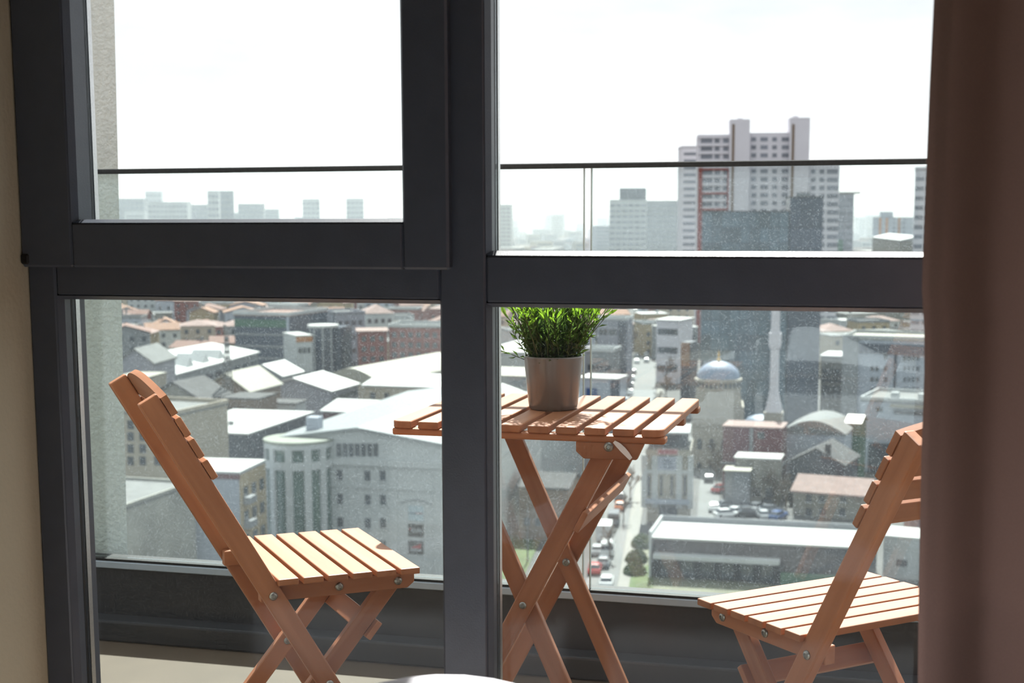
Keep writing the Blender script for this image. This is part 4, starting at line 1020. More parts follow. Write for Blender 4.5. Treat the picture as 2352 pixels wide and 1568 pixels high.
obj('finial', mesh_from(lathe([(0.35, hz + 3.85), (0.42, hz + 4.2), (0.12, hz + 4.6), (0.2, hz + 4.9), (0.03, hz + 6.0)], 10), 'finial', M_GOLD), ms)
for i in range(14):
    a = R(-170 + i * 12.3)
    obj('drum_window', box_mesh(0.12, 0.5, 0.9, M_PANE), ms, Matrix.Translation((4.36 * math.cos(a), 4.36 * math.sin(a), hz - 0.5)) @ Matrix.Rotation(a, 4, 'Z'))
arch = [(-0.45, 0), (0.45, 0), (0.45, 1.5), (0.3, 1.9), (0, 2.1), (-0.3, 1.9), (-0.45, 1.5)]
for x in (-3.4, -1.1, 1.2, 3.4):
    for zz in (hz - 17.2, hz - 12.6): prism('arched_window', [(q[0] + x, q[1] + zz) for q in arch], 'y', -4.68, -4.55, M_PANE, ms)
box('side_hall', 4.9, 12.6, -1.2, 5, 0, hz - 8.2, W_TAN, ms)
obj('side_dome', mesh_from(lathe([(3.4 * math.cos(R(a)), 1.5 * math.sin(R(a))) for a in range(0, 91, 15)], 24, cap=False), 'side_dome', M_DOME), ms, Matrix.Translation((8.6, 2.2, hz - 8.2)), smooth=True)
mn = at_d(1777, 945, 273)
mi = tag(empty('minaret', (mn.x, mn.y, G)), 'slender white minaret with one balcony rising beside the dome', 'minaret')
hm = lambda v: at_d(1775, v, 273).z - G
box('plinth', -1.75, 1.75, -1.75, 1.75, 0, hm(945), W_TAN, mi)
obj('transition', mesh_from(lathe([(1.75, hm(945)), (1.02, hm(905)), (1.02, hm(902))], 8), 'transition', W_TOWER), mi, Matrix.Rotation(R(22.5), 4, 'Z'))
obj('shaft', mesh_from(lathe([(0.86, hm(903)), (0.80, hm(803)), (1.08, hm(798)), (1.2, hm(790)), (1.2, hm(764)), (0.84, hm(763.5)), (0.78, hm(690))], 16), 'shaft', W_TOWER), mi)
obj('spire', mesh_from(lathe([(0.78, hm(690)), (0.78, hm(687)), (0.05, hm(612)), (0.0, hm(606))], 16, cap=False), 'spire', M_DOME), mi)

# ---- glass tower
def curtain_wall(b, nx, nz, mt):
    bw, bh = b.L / nx, b.H / nz
    me = box_mesh(bw - 0.12, 0.1, bh - 0.14, mt)
    for i in range(nx):
        for j in range(nz): obj('glass_panel', me, b.root, Matrix.Translation((-b.L / 2 + (i + 0.5) * bw, -0.05, (j + 0.5) * bh)))
b = B('glass_tower', 'dark teal glass office tower in front of the white residential tower', (1614, 487, 333), (1813, 486, 330.5), 18, M_NAVY); curtain_wall(b, 9, 14, M_CURTWALL); b.flat(M_DARKROOF, None)
b = B('tower_core', 'windowless navy side block of the teal glass tower, slightly taller', (1815.5, 454, 330), (1891, 452, 329), 21, M_NAVY); curtain_wall(b, 3, 8, M_NAVY); b.flat(M_DARKROOF, None); b.box('roof_plant', -2, 1, 3, 6, b.H + 0.2, b.H + 1.2, W_GREY)

# ---- white residential tower: one thing of several slabs
b = B('residential_tower', 'tall white residential tower with two flat lift shafts rising above it', (1603, 308, 552), (1861, 304, 548), 24, None)
def slab(u0, u1, v, y0, y1, mt, nm='slab'):
    p, q = b.face(u0, v, y0), b.face(u1, v, y0); b.box(nm, p.x, q.x, y0, y1, 0, p.z, mt); return p.x, q.x, p.z
xa0, xa1, za = slab(1603, 1680, 309, 0, 20, W_TOWER)
slab(1677, 1723, 274, -2.5, 9, W_TOWER, 'lift_shaft'); slab(1720, 1818, 305, 0.5, 20, W_TOWER); slab(1815, 1861, 270, -2.5, 9, W_TOWER, 'lift_shaft'); slab(1859, 1929, 374, -1, 18, W_TOWER)
for u in (1680, 1817): 
    p = b.face(u, 400, -2.5); b.box('brown_strip', p.x, p.x + 0.9, -2.7, -2.5, 0, b.face(u, 285, -2.5).z, W_BROWN)
for k, (u, w_) in enumerate(((1623, 4.2), (1647, 1.8), (1667, 1.9))):
    for j in range(16):
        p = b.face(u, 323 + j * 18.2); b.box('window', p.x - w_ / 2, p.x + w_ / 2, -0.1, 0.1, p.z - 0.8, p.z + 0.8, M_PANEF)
for j in range(16):
    p = b.face(1640, 314 + j * 18.2); b.box('floor_band', xa0, xa1, -0.7, 0, p.z - 0.55, p.z + 0.55, W_TOWER)
for u, w_ in ((1731, 1.8), (1755, 2.7), (1779, 1.7), (1804, 2.7)):
    for j in range(11):
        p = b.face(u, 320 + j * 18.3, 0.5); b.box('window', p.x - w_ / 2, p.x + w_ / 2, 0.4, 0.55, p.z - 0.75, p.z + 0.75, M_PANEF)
for u, w_ in ((1868, 1.6), (1888, 1.8), (1912, 4.0)):
    for j in range(24):
        v = 394 + j * 18.7
        if v > 830: break
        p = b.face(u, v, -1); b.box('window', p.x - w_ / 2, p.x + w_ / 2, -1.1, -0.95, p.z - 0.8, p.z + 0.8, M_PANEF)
p0, p1 = b.face(1604, 385, -0.8), b.face(1613, 790, -0.8)
b.box('red_frame', p0.x, p0.x + 1.5, -1.0, -0.7, p1.z, p0.z, W_REDF)
for v in (389, 444, 481): 
    p, q = b.face(1606, v, -0.8), b.face(1674, v, -0.8); b.box('red_frame', p.x, q.x, -1.0, -0.7, p.z - 0.35, p.z + 0.35, W_REDF)
p, q = b.face(1671, 389, -0.8), b.face(1674, 481, -0.8); b.box('red_frame', p.x, p.x + 0.7, -1.0, -0.7, q.z, p.z, W_REDF)
for u, v in ((1700, 271), (1828, 266)):
    p = b.face(u, v, 0); b.box('roof_hut', p.x - 1, p.x + 1, 0, 3, p.z - 2, p.z, W_TOWER)
def banded(nm, label, tl, tr, depth, n, wall, nb, frac=0.42, z0=4.0):
    bb = B(nm, label, tl, tr, depth, wall); bb.flat(M_GREYROOF, wall, 0.8, 0.05); ph = (bb.H - 1.0 - z0) / nb
    for j in range(nb):
        z = z0 + ph * (j + 0.5)
        for i in range(n):
            w_ = bb.L / n; x = -bb.L / 2 + w_ * (i + 0.5); bb.box('window', x - w_ * 0.4, x + w_ * 0.4, -0.08, 0.05, z - ph * frac / 2, z + ph * frac / 2, M_PANEF)
    return bb
banded('residential_tower', 'narrow white balcony tower standing left of the residential tower', (1567, 340, 640), (1605, 338, 640), 16, 1, W_TOWER, 24)
banded('residential_tower', 'pale tower partly cut off by the curtain at the right', (2102, 392, 430), (2150, 392, 428), 16, 2, W_TOWER, 20)
bb = banded('stepped_tower', 'stepped grey tower with overhanging flat roof right of the residential tower', (1926, 446, 720), (1962, 446, 719), 16, 2, W_LILAC, 16, 0.5); bb.box('roof_overhang', -bb.L / 2, bb.L / 2 + 3, -1, 12, bb.H + 0.25, bb.H + 1.1, W_STONE)
bb.box('green_wing', -bb.L / 2 - 0.1, -bb.L / 2 + 2.6, -2.0, 0, 0, bb.H * 0.62, W_GREEN)
b = B('striped_tower', 'white tower with orange vertical stripes near the right edge', (2016, 500, 900), (2062, 500, 899), 18, W_PALE); b.flat(M_GREYROOF, None); b.box('lift_head', -3.5, 3.5, 2, 9, b.H, b.H + 3.6, W_PALE)
for x in (-5.2, -1.2): b.box('orange_stripe', x, x + 1.5, -0.25, 0, 0, b.H, W_ORANGE)
for j in range(16): b.box('window', 3.2, 4.6, -0.1, 0.05, 4 + j * 2.7, 5.6 + j * 2.7, M_PANEF)
b = B('striped_tower', 'blue white tower with one orange stripe, second from the right edge', (2062, 500, 905), (2098, 500, 904), 18, W_PALE); b.flat(M_GREYROOF, None); b.box('orange_stripe', -4.6, -3.0, -0.25, 0, 0, b.H, W_ORANGE)
for j in range(16): b.box('window', -1.4, -0.2, -0.1, 0.05, 4 + j * 2.7, 5.6 + j * 2.7, M_PANEF)
bb = banded('apartment_tower', 'white apartment slab with a dark rooftop box on the skyline', (1400, 462, 1000), (1485, 462, 998), 24, 6, W_WHITE, 14); p, q = bb.face(1423, 432), bb.face(1484, 460); bb.box('rooftop_box', p.x, q.x, 2, 16, bb.H, p.z, W_DARK)
banded('apartment_tower', 'blue grey apartment slab beside the white slab on the skyline', (1486, 464, 1080), (1566, 466, 1078), 24, 7, W_GREY, 14)
banded('apartment_tower', 'pale green narrow tower right of the mullion', (1141, 472, 1200), (1173, 472, 1199), 18, 3, W_WHITE, 16)
SKY_L = [(268, 330, 458, 1500, 'grey stepped block beside the stucco fin on the skyline'), (333, 370, 441, 1700, 'pale tall slab third from the stucco fin on the skyline'), (340, 430, 466, 1350, 'wide white slab low on the left skyline'), (430, 476, 472, 1500, 'grey block left of the two tone tower on the skyline'),
         (476, 503, 441, 1250, 'white half of the two tone tower on the left skyline'), (504, 536, 441, 1290, 'grey half of the two tone tower on the left skyline'), (546, 604, 470, 1500, 'broad grey block right of the two tone tower'), (694, 734, 459, 1500, 'single tower in the middle of the left skyline'),
         (795, 835, 458, 1500, 'single tower nearest the mullion on the left skyline'), (606, 640, 482, 1700, 'low white block right of the broad grey block')]
for u0, u1, v, d, lab in SKY_L:
    banded('apartment_tower', lab, (u0, v, d), (u1, v, d + 2), 22, max(2, int((u1 - u0) / 9)), W_GREY if 'grey' in lab else W_WHITE, 12)
b = B('station_roof', 'long pale sloping hall roof below the striped towers', (2004, 545, 640), (2070, 570, 560), 14, W_STONE); b.gable(M_WHITEM, 1.5, 'x')

# ---- along the avenue
b = B('shop_block', 'shop block with blue corner and white roof behind the plant', (1372, 733, 405), (1436, 738, 402), 7, W_LILAC); b.flat(M_WHITEM, W_WHITE, 0.5, 0.3); b.grid(2, 3, 2.4, 1.6, x1=b.L / 2 - 2.2); b.box('blue_corner', b.L / 2 - 1.9, b.L / 2 + 0.05, -0.2, 1.5, 0, b.H - 0.5, M_NAVY)
b = B('shop_block', 'blue walled shop with bright white roof right of the pot', (1330, 868, 300), (1416, 862, 297), 7, W_PALE); b.flat(M_WHITEM, None, ov=0.3); b.box('blue_shutter', -b.L / 2 + 1.6, -b.L / 2 + 4.0, -0.1, 0, 0, b.H - 2, cm('blue_shutter', (70, 98, 148))); b.box('dark_corner', b.L / 2 - 1.2, b.L / 2 + 0.05, -0.2, 2, 0, b.H, M_NAVY)
b = B('shop_block', 'grey block with stacked white roofs between pot and avenue', (1345, 806, 352), (1410, 802, 350), 7, W_GREY); b.flat(M_WHITEM, W_WHITE, 0.6, 0.3); b.grid(3, 2, 1.6, 1.4)
b = B('hall', 'white roofed hall seen left of the plant', (1100, 808, 380), (1215, 800, 376), 42, W_GREY); b.flat(M_WHITEM, None)
b = B('workshop', 'grey workshop with pale roof left of the pot', (1090, 862, 330), (1215, 860, 326), 18, W_GREY); b.flat(M_CREAM, None); b.grid(4, 1, 1.6, 1.4)
b = B('workshop', 'navy sided workshop with sloping white roof just above the table left of the pot', (1100, 920, 282), (1195, 884, 296), 9, W_DARK); b.gable(M_WHITEM, 1.2, 'x', 0.5, W_DARK)
b = B('billboard_building', 'narrow building faced with an orange brown billboard beyond the avenue', (1564, 786, 352), (1586, 786, 351), 6, W_DARK); b.box('billboard', -b.L / 2 + 0.1, b.L / 2 - 0.1, -0.3, 0, b.H - 5.6, b.H - 0.1, cm('billboard_print', (180, 132, 98), var=0.2, scale=0.8))
b = B('grey_wall_block', 'blank light grey block seen between the table legs', (1222, 1000, 243), (1338, 1000, 241), 14, W_GREY); b.flat(M_GREYROOF, None)
b = B('brown_house', 'brown brick house with dark roof seen between the table legs', (1192, 1118, 214), (1304, 1108, 212), 9, W_BROWN); b.gable(M_DARKROOF, 1.4, 'x', 0.4, W_BROWN); b.grid(4, 1, 0.9, 1.2, z0=1, z1=4.5)
b = B('pavilion', 'glass fronted pavilion beside the tower foot with pale bands', (1508, 735, 420), (1560, 738, 417), 12, W_TOWER); b.flat(M_WHITEM, None, ov=0.6); b.grid(3, 3, 2.0, 1.8)
# ------------------------------------------------------------------ wooded hills on the horizon
M_HILL = cm('hill_scrub', (120, 128, 122), var=0.3, scale=0.004)
bm = bmesh.new(); rows = []
rh = random.Random(11)
for j, (d, amp) in enumerate(((2600, 0), (3000, 30), (3600, 62), (4600, 78), (5800, 60))):
    row = []
    for i in range(81):
        u = -400 + 3300 * i / 80
        p = at_d(u, 495, d)
        hgt = 0 if amp == 0 else amp * (0.72 + 0.2 * math.sin(i * 0.31 + j) + 0.12 * math.sin(i * 0.83 + 2 * j) + 0.05 * rh.random())
        row.append(bm.verts.new((p.x, p.y, G + hgt)))
    rows.append(row)
for a, c in zip(rows, rows[1:]):
    for i in range(80): bm.faces.new((a[i], a[i + 1], c[i + 1], c[i]))
tag(obj('hills', mesh_from(bm, 'hills', M_HILL), None, None, smooth=True), kind='structure')

# ------------------------------------------------------------------ the crowded quarter: small houses, each its own thing
HR = random.Random(21)
def free(x, y, r):
    for Mi, hl, dp in FOOT:
        q = Mi @ Vector((x, y, 0))
        if -hl - r < q.x < hl + r and -r < q.y < dp + r: return False
    return True
def uv(x, y, z):
    p = Vector((x, y, z)) - ORG; zc = p.dot(FW); a2, b2 = p.dot(R0) / zc, p.dot(U0) / zc
    return CXP + F * (a2 * cr - b2 * sr), CYP - F * (a2 * sr + b2 * cr)
KINDS = [('red tiled roof', M_REDROOF, 'gable', 3), ('orange tiled roof', M_ORROOF, 'gable', 2), ('pinkish hipped roof', M_PINKROOF, 'hip', 2), ('grey flat roof', M_GREYROOF, 'flat', 3), ('white flat roof', M_WHITEM, 'flat', 2), ('dark flat roof', M_DARKROOF, 'flat', 1)]
WALLS = [W_WHITE, W_BEIGE, W_LILAC, W_GREY, W_STONE, W_PALE, W_BRICK, W_OCHRE]
WNAME = {W_WHITE: 'white', W_BEIGE: 'beige', W_LILAC: 'lilac grey', W_GREY: 'mid grey', W_STONE: 'stone grey', W_PALE: 'pale blue', W_BRICK: 'red brick', W_OCHRE: 'ochre'}
def where(x, y):
    u = uv(x, y, G + 8)[0]
    for lim, t in ((420, 'beyond factory by the fin'), (560, 'between factory and dark office'), (700, 'behind dark glass office'), (850, 'behind blue glass office'), (1100, 'behind the brick blocks'), (1290, 'behind plant left half'), (1450, 'between plant and avenue'), (1700, 'left of the glass tower'), (2010, 'just right of glass tower'), (9999, 'behind blue office slab')):
        if u < lim: return t
pool = [k for k in KINDS for _ in range(k[3])]
WIN_ME = {}
def fill_house(x, y, rz, kind, place):
    nm, mt, shape, _ = kind
    L, D, H = HR.uniform(9, 15), HR.uniform(9, 13), HR.choice((6.5, 8, 9.5, 9.5, 11, 12.5))
    wl = HR.choice(WALLS)
    s = B.__new__(B); s.L, s.D, s.H = L, D, H
    s.root = tag(empty('town_house', (x, y, G), rz), f'{WNAME[wl]} {("two", "three", "three", "four")[min(3, max(0, int(H / 3) - 2))]}-storey house, {nm}, {where(x, y)}', 'house', f'houses with a {nm} {place}')
    s.M = Matrix.Translation((x, y, G)) @ Matrix.Rotation(rz, 4, 'Z'); s.Mi = s.M.inverted(); FOOT.append((s.Mi, L / 2, D))
    s.box('wall', -L / 2, L / 2, 0, D, 0, H, wl)
    if shape == 'gable': s.gable(mt, HR.uniform(1.6, 2.6), HR.choice('xy'), 0.4, wl)
    elif shape == 'hip': s.hip(mt, HR.uniform(1.6, 2.4))
    else: s.flat(mt, HR.choice((None, W_GREY, W_WHITE)), 0.6)
    n = max(2, int(L / 3)); nz = max(1, int(H / 3)); bm = bmesh.new()
    for j in range(nz):
        for i in range(n):
            r = bmesh.ops.create_cube(bm, size=1.0)
            bmesh.ops.scale(bm, vec=(1.2, 0.1, 1.4), verts=r['verts'])
            bmesh.ops.translate(bm, vec=(-L / 2 + L * (i + 0.5) / n, -0.03, 1.6 + j * 3.0), verts=r['verts'])
    obj('windows', mesh_from(bm, 'windows', M_PANE), s.root)
    if HR.random() < 0.4:
        q = HR.uniform(-L / 3, L / 3); s.box('chimney', q, q + 0.8, D * 0.5, D * 0.5 + 0.8, H, H + 3.2, W_GREY)
grid_a = R(14)
cand = []
for d in range(430, 1000, 17):
    for lat in range(-330, 330, 16):
        c = FH * (d + HR.uniform(-3, 3)) + R0 * (lat + HR.uniform(-3, 3))
        # turn the street grid a little against the view
        uu, vv = uv(c.x, c.y, G + 8)
        left = 250 < uu < 1030 and d > 440
        right = (1120 < uu < 1440 and d > 430) or (1490 < uu < 1580 and d > 480) or (1880 < uu < 2140 and d > 360)
        if vv < 560 or not (left or right): continue
        cand.append((d, c.x, c.y, 'behind the left pane' if left else 'behind the right pane'))
cand.sort()
cnt = 0
def near_road(x, y):
    uu, vv = uv(x, y, G)
    return 1415 < uu < 1500
for d, x, y, place in cand:
    if cnt >= 250: break
    if not free(x, y + 5, 8.5) or near_road(x, y): continue
    fill_house(x, y, math.atan2(R0.y, R0.x) + HR.choice((0.06, 0.25, 0.25, -0.2)) + HR.uniform(-0.08, 0.08), HR.choice(pool), place); cnt += 1

same = {}
for o in C.objects:
    if o.name.startswith('town_house'): same.setdefault(o['label'], []).append(o)
for lab, os_ in same.items():
    if len(os_) > 1:
        os_.sort(key=lambda o: uv(o.location.x, o.location.y, G)[0])
        for o, w_ in zip(os_, ('first', 'second', 'third', 'fourth', 'fifth')): o['label'] = f'{lab}, {w_} from left'

# beyond them the town is too far off to count: one mesh of blocks
mats_far = [W_WHITE, W_BEIGE, W_LILAC, W_GREY, W_STONE, M_REDROOF, M_WHITEM, M_GREYROOF, M_PANE]
FR = random.Random(5)
fv, ff, fm = [], [], []
def far_box(mm, cx, cy, cz, sx, sy, sz, wall_i, top_i):
    n = len(fv)
    for z in (-0.5, 0.5):
        for x, y in ((-0.5, -0.5), (0.5, -0.5), (0.5, 0.5), (-0.5, 0.5)): fv.append(tuple(mm @ Vector((cx + x * sx, cy + y * sy, cz + z * sz))))
    for q, mi_ in (((0, 1, 5, 4), wall_i), ((1, 2, 6, 5), wall_i), ((2, 3, 7, 6), wall_i), ((3, 0, 4, 7), wall_i), ((4, 5, 6, 7), top_i)):
        ff.append([n + i for i in q]); fm.append(mi_)
for k in range(2600):
    d = 780 * (4.2 ** FR.random()); lat = (FR.random() - 0.5) * d * 0.86
    c = FH * d + R0 * lat
    uu, vv = uv(c.x, c.y, G + 10)
    if d < 1000 and not (vv < 600 or uu > 1500): continue
    L, D = FR.uniform(10, 24), FR.uniform(10, 18); H = FR.choice((9, 12, 15, 15, 18, 24)) * (1 + max(0, d - 1500) / 4000)
    if FR.random() < 0.03 and d > 1300: H = FR.uniform(36, 54); L = FR.uniform(16, 26)
    if not free(c.x, c.y, 12): continue
    mm = Matrix.Translation((c.x, c.y, G)) @ Matrix.Rotation(math.atan2(R0.y, R0.x) + FR.uniform(-0.4, 0.4), 4, 'Z')
    far_box(mm, 0, 0, H / 2, L, D, H, FR.randrange(5), FR.choice((5, 5, 6, 7, 7)))
    for q in range(int(H / 3.2)): far_box(mm, 0, -D / 2, 2.2 + q * 3.1, L * 0.8, 0.3, 1.3, 8, 8)
me = bpy.data.meshes.new('far_housing'); me.from_pydata(fv, [], ff); me.polygons.foreach_set('material_index', fm)
for mt in mats_far: me.materials.append(mt)
tag(obj('far_housing', me), 'distant mass of pale housing blocks stretching to the horizon', 'housing', kind='stuff')

# ------------------------------------------------------------------ bare trees
M_BARK = cm('bare_twigs', (128, 114, 102), var=0.2, scale=0.6)
M_HEDGE = plain('evergreen_leaf', srgb(88, 104, 66), rough=0.8, var=0.35, scale=1.2)
def tree_mesh(seed, H):
    r = random.Random(seed); bm = bmesh.new()
    def br(p, d, L, rad, lev):
        q = p + d * L; tube(bm, [p, (p + q) / 2 + Vector((r.uniform(-1, 1), r.uniform(-1, 1), 0)) * L * 0.05, q], rad, rad * 0.6)
        if lev == 0: return
        for k in range(4 if lev > 1 else 5):
            nd = (d + Vector((r.uniform(-1, 1), r.uniform(-1, 1), r.uniform(-0.2, 0.7))) * 0.85).normalized(); br(p + d * L * r.uniform(0.5, 1.0), nd, L * r.uniform(0.5, 0.72), rad * 0.68, lev - 1)
    br(Vector((0, 0, 0)), Vector((0, 0, 1)), H * 0.38, 0.19, 4)
    return mesh_from(bm, 'tree', M_BARK)
TREES = [tree_mesh(s_, h_) for s_, h_ in ((1, 9), (2, 11), (3, 8))]
def tree(u, v, label, k, sc=1.0, group=None):
    p = at_z(u, v, G); o = obj('bare_tree', TREES[k % 3], None, Matrix.Translation((p.x, p.y, G)) @ Matrix.Rotation(k * 1.3, 4, 'Z') @ Matrix.Scale(sc, 4))
    return tag(o, label, 'tree', group)
ORD = 'first second third fourth fifth sixth seventh eighth ninth tenth eleventh twelfth thirteenth fourteenth fifteenth sixteenth seventeenth eighteenth nineteenth twentieth'.split()
spots = [(1432, 985), (1428, 960), (1430, 935), (1434, 905), (1436, 880), (1440, 858), (1444, 838), (1447, 818), (1450, 800), (1447, 783), (1444, 768), (1440, 752), (1435, 738), (1432, 725), (1418, 842), (1424, 815), (1426, 795), (1424, 772), (1426, 752),
         (1528, 985), (1532, 950), (1530, 920), (1530, 890), (1526, 862), (1520, 835), (1512, 806), (1502, 786), (1496, 768), (1490, 752), (1484, 738), (1480, 726), (1500, 742), (1512, 756), (1524, 770), (1498, 726), (1516, 734), (1536, 800), (1540, 770), (1545, 752)]
nside = {}
for i, (u, v) in sorted(enumerate(spots), key=lambda q: -q[1][1]):
    sd = 'left' if i < 19 else 'right'; k_ = nside[sd] = nside.get(sd, -1) + 1
    tree(u, v, f'bare street tree on the {sd} side of the avenue, {ORD[k_]} from the table', i, 0.85 + 0.3 * ((i * 7) % 5) / 5, 'street trees along the avenue')
for i, (u, v) in enumerate([(1645, 1120), (1655, 1095), (1640, 1075), (1672, 1125), (1700, 1130), (1740, 1140), (1765, 1130), (1790, 1155), (1805, 1170), (1780, 1165)]):
    tree(u, v, f'leafless tree by the car park and side street, {ORD[sorted([1645, 1655, 1640, 1672, 1700, 1740, 1765, 1790, 1805, 1780]).index(u)]} from the left', i + 1, 0.8, 'trees by the car park')
for i, (u, v) in enumerate([(1402, 1285), (1448, 1150), (1432, 1200)]):
    tree(u, v, ('slim bare tree on the pavement nearest the balcony', 'slim bare tree beside the corner shop', 'slim bare tree between corner shop and long white roof')[i], i, 0.75)
for i, (u, v) in enumerate([(1182, 1200), (1205, 1190), (1235, 1185), (1262, 1170), (1282, 1182)]):
    tree(u, v, f'bare tree behind the lawn between the table legs, {ORD[i]} from the left', i, 0.75, 'trees behind the lawn')

def hedge(u, v, w_, d_, h_, label, n=900, seed=0):
    r = random.Random(seed); bm = bmesh.new(); p = at_z(u, v, G)
    for i in range(n):
        a, e = r.uniform(0, 6.283), r.uniform(0, 1.57); k = r.uniform(0.75, 1.0)
        c = Vector((math.cos(a) * math.cos(e) * w_ * k, math.sin(a) * math.cos(e) * d_ * k, math.sin(e) * h_ * k))
        dd = Vector((r.uniform(-1, 1), r.uniform(-1, 1), r.uniform(-0.3, 1))).normalized(); a1 = dd.orthogonal().normalized() * 0.3; b1 = dd.cross(a1)
        bm.faces.new([bm.verts.new(c + q) for q in (a1, b1, -a1, -b1)])
    root = tag(empty('shrub', (p.x, p.y, G)), label, 'shrub')
    tag(obj('foliage', mesh_from(bm, 'foliage', M_HEDGE), root), kind='stuff')
    obj('stem', mesh_from(lathe([(0.15, 0), (0.08, h_ * 0.7)], 6), 'stem', M_BARK), root)
hedge(1476, 1255, 1.6, 2.2, 1.8, 'green shrub beside the avenue pavement, upper of three', seed=1)
hedge(1462, 1290, 1.5, 1.9, 1.6, 'green shrub beside the avenue pavement, middle of three', seed=2)
hedge(1458, 1318, 1.5, 1.8, 1.5, 'green shrub nearest the balcony on the avenue verge', seed=3)

# ------------------------------------------------------------------ street lamps
M_POST = cm('grey_lamp_post', (120, 122, 124))
def lamp(u, v, label, side=1):
    p = at_z(u, v, G); t = tag(empty('street_lamp', (p.x, p.y, G)), label, 'street lamp')
    obj('post', mesh_from(lathe([(0.12, 0), (0.07, 8.5)], 8), 'post', M_POST), t); beam('arm', (0, 0, 8.4), (side * 1.6, 0, 8.8), 0.09, 0.09, (0, 1, 0), M_POST, t, 0.01)
    box('lamp_head', min(side * 1.4, side * 2.1), max(side * 1.4, side * 2.1), -0.15, 0.15, 8.75, 8.9, W_WHITE, t)
lamp(1212, 1290, 'grey street lamp by the lawn seen between the table legs', 1)
lamp(1600, 905, 'grey street lamp at the side of the mosque', -1)

# ------------------------------------------------------------------ lattice mast among the roofs
mp2 = at_d(524, 900, 296); mh = at_d(523, 772, 296).z - G
lm = tag(empty('lattice_mast', (mp2.x, mp2.y, G)), 'thin steel lattice mast rising before the factory roof', 'mast')
for sx in (-1, 1):
    for sy in (-1, 1): beam('leg', (sx * 1.3, sy * 1.3, 0), (sx * 0.25, sy * 0.25, mh), 0.16, 0.16, (0, 1, 0), M_POST, lm, 0)
for k in range(9):
    z0, z1 = mh * k / 9, mh * (k + 1) / 9; w0, w1 = 1.3 - 1.05 * k / 9, 1.3 - 1.05 * (k + 1) / 9
    for sy in (-1, 1):
        beam('brace', (-w0, sy * w0, z0), (w1, sy * w1, z1), 0.1, 0.1, (0, 1, 0), M_POST, lm, 0); beam('brace', (w0, sy * w0, z0), (-w1, sy * w1, z1), 0.1, 0.1, (0, 1, 0), M_POST, lm, 0)

# ------------------------------------------------------------------ vehicles
M_TYRE = plain('tyre', srgb(30, 30, 32), rough=0.9, var=0.1, scale=3)
M_CARGL = plain('car_glass', srgb(44, 52, 60), rough=0.1, var=0.1, scale=2, spec=0.7)
PAINT = {k: plain('paint_' + k, srgb(*c), rough=0.22, var=0.03, scale=1, spec=0.7) for k, c in dict(white=(232, 234, 236), silver=(176, 180, 184), grey=(116, 120, 126), black=(40, 42, 46), red=(168, 44, 44), blue=(62, 88, 136), orange=(214, 122, 72)).items()}
CAR_ME = {}
def loft(secs, mt, name):
    """secs: list of (z, half length front, half length back, half width)"""
    bm = bmesh.new(); rings = [[bm.verts.new(q) for q in ((hf, -hw, z), (hf, hw, z), (-hb, hw, z), (-hb, -hw, z))] for z, hf, hb, hw in secs]
    for a, c in zip(rings, rings[1:]):
        for i in range(4): bm.faces.new((a[i], a[(i + 1) % 4], c[(i + 1) % 4], c[i]))
    bm.faces.new(rings[0][::-1]); bm.faces.new(rings[-1]); bmesh.ops.recalc_face_normals(bm, faces=bm.faces)
    bmesh.ops.bevel(bm, geom=bm.edges[:], offset=0.06, segments=1, affect='EDGES')
    return mesh_from(bm, name, mt)
WHEEL = mesh_from(lathe([(0.2, -0.11), (0.32, -0.1), (0.32, 0.1), (0.2, 0.11)], 12), 'wheel', M_TYRE)
def vehicle(u, v, ang, col, label, group=None, kind='car'):
    p = at_z(u, v, G); t = tag(empty({'car': 'car', 'van': 'van', 'truck': 'truck', 'bus': 'minibus'}[kind], (p.x, p.y, G + 0.05), ang), label, kind if kind != 'bus' else 'minibus', group)
    key = (col, kind)
    if key not in CAR_ME:
        if kind == 'car': CAR_ME[key] = [('body', loft([(0.28, 2.1, 2.05, 0.86), (0.6, 2.15, 2.1, 0.88), (0.9, 1.95, 2.05, 0.84)], PAINT[col], 'body')), ('windows', loft([(0.88, 1.15, 1.75, 0.78), (1.32, 0.5, 1.2, 0.64)], M_CARGL, 'windows')), ('roof', loft([(1.3, 0.52, 1.22, 0.66), (1.42, 0.4, 1.1, 0.6)], PAINT[col], 'roof'))]
        elif kind in ('van', 'bus'): CAR_ME[key] = [('body', loft([(0.3, 2.5, 2.5, 0.95), (1.1, 2.5, 2.5, 0.96)], PAINT[col], 'body')), ('windows', loft([(1.08, 2.2, 2.44, 0.93), (1.7, 1.5, 2.4, 0.88)], M_CARGL, 'windows')), ('roof', loft([(1.68, 1.52, 2.42, 0.9), (2.05, 1.4, 2.35, 0.86)], PAINT[col], 'roof'))]
        else: CAR_ME[key] = [('cab', loft([(0.4, 3.0, -1.3, 1.0), (1.5, 3.0, -1.3, 1.0), (2.2, 2.6, -1.3, 0.95)], PAINT[col], 'cab')), ('cargo_box', loft([(0.7, 1.1, 3.2, 1.12), (3.0, 1.1, 3.2, 1.12)], PAINT['silver'], 'cargo_box')), ('tarpaulin', loft([(3.0, 1.12, 3.22, 1.14), (3.12, 1.0, 3.1, 1.0)], PAINT['white'], 'tarpaulin'))]
    for nm, me in CAR_ME[key]: obj(nm, me, t)
    wb = 1.3 if kind == 'car' else 1.6
    for sx in (-wb, wb):
        for sy in (-0.78, 0.78): obj('wheel', WHEEL, t, Matrix.Translation((sx, sy * (1 if kind == 'car' else 1.08), 0.3)) @ Matrix.Rotation(math.pi / 2, 4, 'X'))
def ang_road(u0, v0, u1, v1):
    a, c = at_z(u0, v0, G), at_z(u1, v1, G); return math.atan2(c.y - a.y, c.x - a.x)
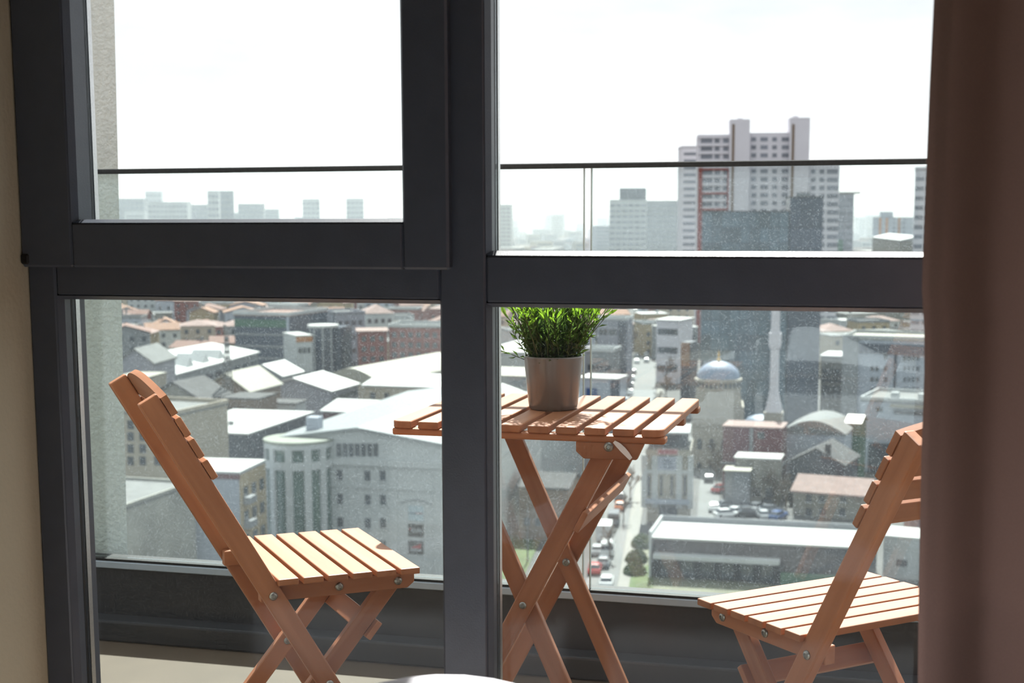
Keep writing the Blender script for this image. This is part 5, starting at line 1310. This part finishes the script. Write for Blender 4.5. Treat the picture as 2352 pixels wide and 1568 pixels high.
near = ang_road(1385, 1330, 1425, 1130); far_a = ang_road(1470, 990, 1478, 830); far_b = ang_road(1478, 820, 1462, 720)
for u, v, col, kind, lab in [(1393, 1345, 'white', 'car', 'white car nearest the balcony on the avenue'), (1366, 1315, 'red', 'car', 'dark red car half hidden by the balcony post line'), (1386, 1300, 'grey', 'car', 'grey hatchback second in the near queue'), (1372, 1272, 'silver', 'car', 'silver car between dark red car and truck'),
                             (1396, 1272, 'white', 'van', 'white van behind the truck in the near queue'), (1389, 1243, 'grey', 'truck', 'truck with pale covered load in the near queue'), (1410, 1202, 'grey', 'bus', 'grey minibus ahead of the truck'), (1424, 1170, 'orange', 'car', 'orange car ahead of the minibus'), (1424, 1148, 'black', 'car', 'dark car just ahead of the orange car')]:
    vehicle(u, v, near, col, lab, None, kind)
FARV = sorted([905, 889, 873, 858, 834, 820, 806, 795.5, 782.5, 832, 818, 810, 795, 793, 776, 772, 755, 738, 728, 715, 705, 925, 945, 814, 782], reverse=True)
ORD2 = ORD + ['twenty first', 'twenty second', 'twenty third', 'twenty fourth', 'twenty fifth']
FARO = {v_: ORD2[k_] for k_, v_ in enumerate(FARV)}
cols = ['white', 'silver', 'white', 'grey', 'white', 'silver', 'black', 'white']
for i, (u, v) in enumerate([(1447, 905), (1449, 889), (1452, 873), (1455, 858), (1463, 834), (1462, 820), (1463, 806), (1458, 795.5), (1460, 782.5), (1485, 832), (1484, 818), (1475, 810), (1487, 795), (1472, 793), (1484, 776), (1478, 772), (1463, 755), (1460, 738), (1465, 728), (1459, 715), (1464, 705), (1443, 925), (1440, 945), (1541, 814), (1541, 782)]):
    vehicle(u, v, far_a if v > 820 else far_b, cols[i % 8], f'tiny {cols[i % 8]} car far along the avenue, {FARO[v]} from the table', f'far {cols[i % 8]} cars on the avenue')
PK = [1672, 1690, 1708, 1718, 1738, 1752, 1770, 1786, 1700, 1722, 1742, 1760, 1668]
for i, (u, v) in enumerate([(1672, 1168), (1690, 1182), (1708, 1168), (1718, 1186), (1738, 1172), (1752, 1190), (1770, 1178), (1786, 1192), (1700, 1150), (1722, 1146), (1742, 1150), (1760, 1160), (1668, 1188)]):
    c_ = ['grey', 'white', 'silver', 'black', 'white', 'silver', 'grey', 'blue'][i % 8]
    vehicle(u, v, 0.5 + (i % 3) * 0.7, c_, f'{c_} car in the car park behind the long white roof, {ORD[sorted(PK).index(u)]} from the left', f'{c_} cars in the car park')
vehicle(1640, 1172, ang_road(1628, 1200, 1628, 1060), 'white', 'white car driving down the side street towards the long roof')
vehicle(1628, 1105, ang_road(1628, 1200, 1628, 1060), 'black', 'black car farther up the side street')
vehicle(1655, 1130, 1.2, 'red', 'red car parked at the corner of the side street')
vehicle(1615, 1035, 0.3, 'white', 'white van parked between the corner shop and mosque', None, 'van')

# ------------------------------------------------------------------ thin haze lying over the far town
hz_m, hn, hl, ho = new_mat('town_haze')
vs_ = hn.new('ShaderNodeVolumeScatter'); vs_.inputs['Density'].default_value = 0.00042; vs_.inputs['Color'].default_value = (0.82, 0.9, 1.0, 1); vs_.inputs['Anisotropy'].default_value = 0.3
hl.new(vs_.outputs[0], ho.inputs['Volume'])
c = FH * 4100
bm = bmesh.new(); bmesh.ops.create_cube(bm, size=1.0); bmesh.ops.scale(bm, vec=(6400, 7000, 130), verts=bm.verts)
hz_o = obj('haze', mesh_from(bm, 'haze', hz_m), None, Matrix.Translation((c.x, c.y, G + 65.5)) @ Matrix.Rotation(YAW, 4, 'Z'))
tag(hz_o, 'thin blue haze over the distant town', 'haze', kind='stuff')
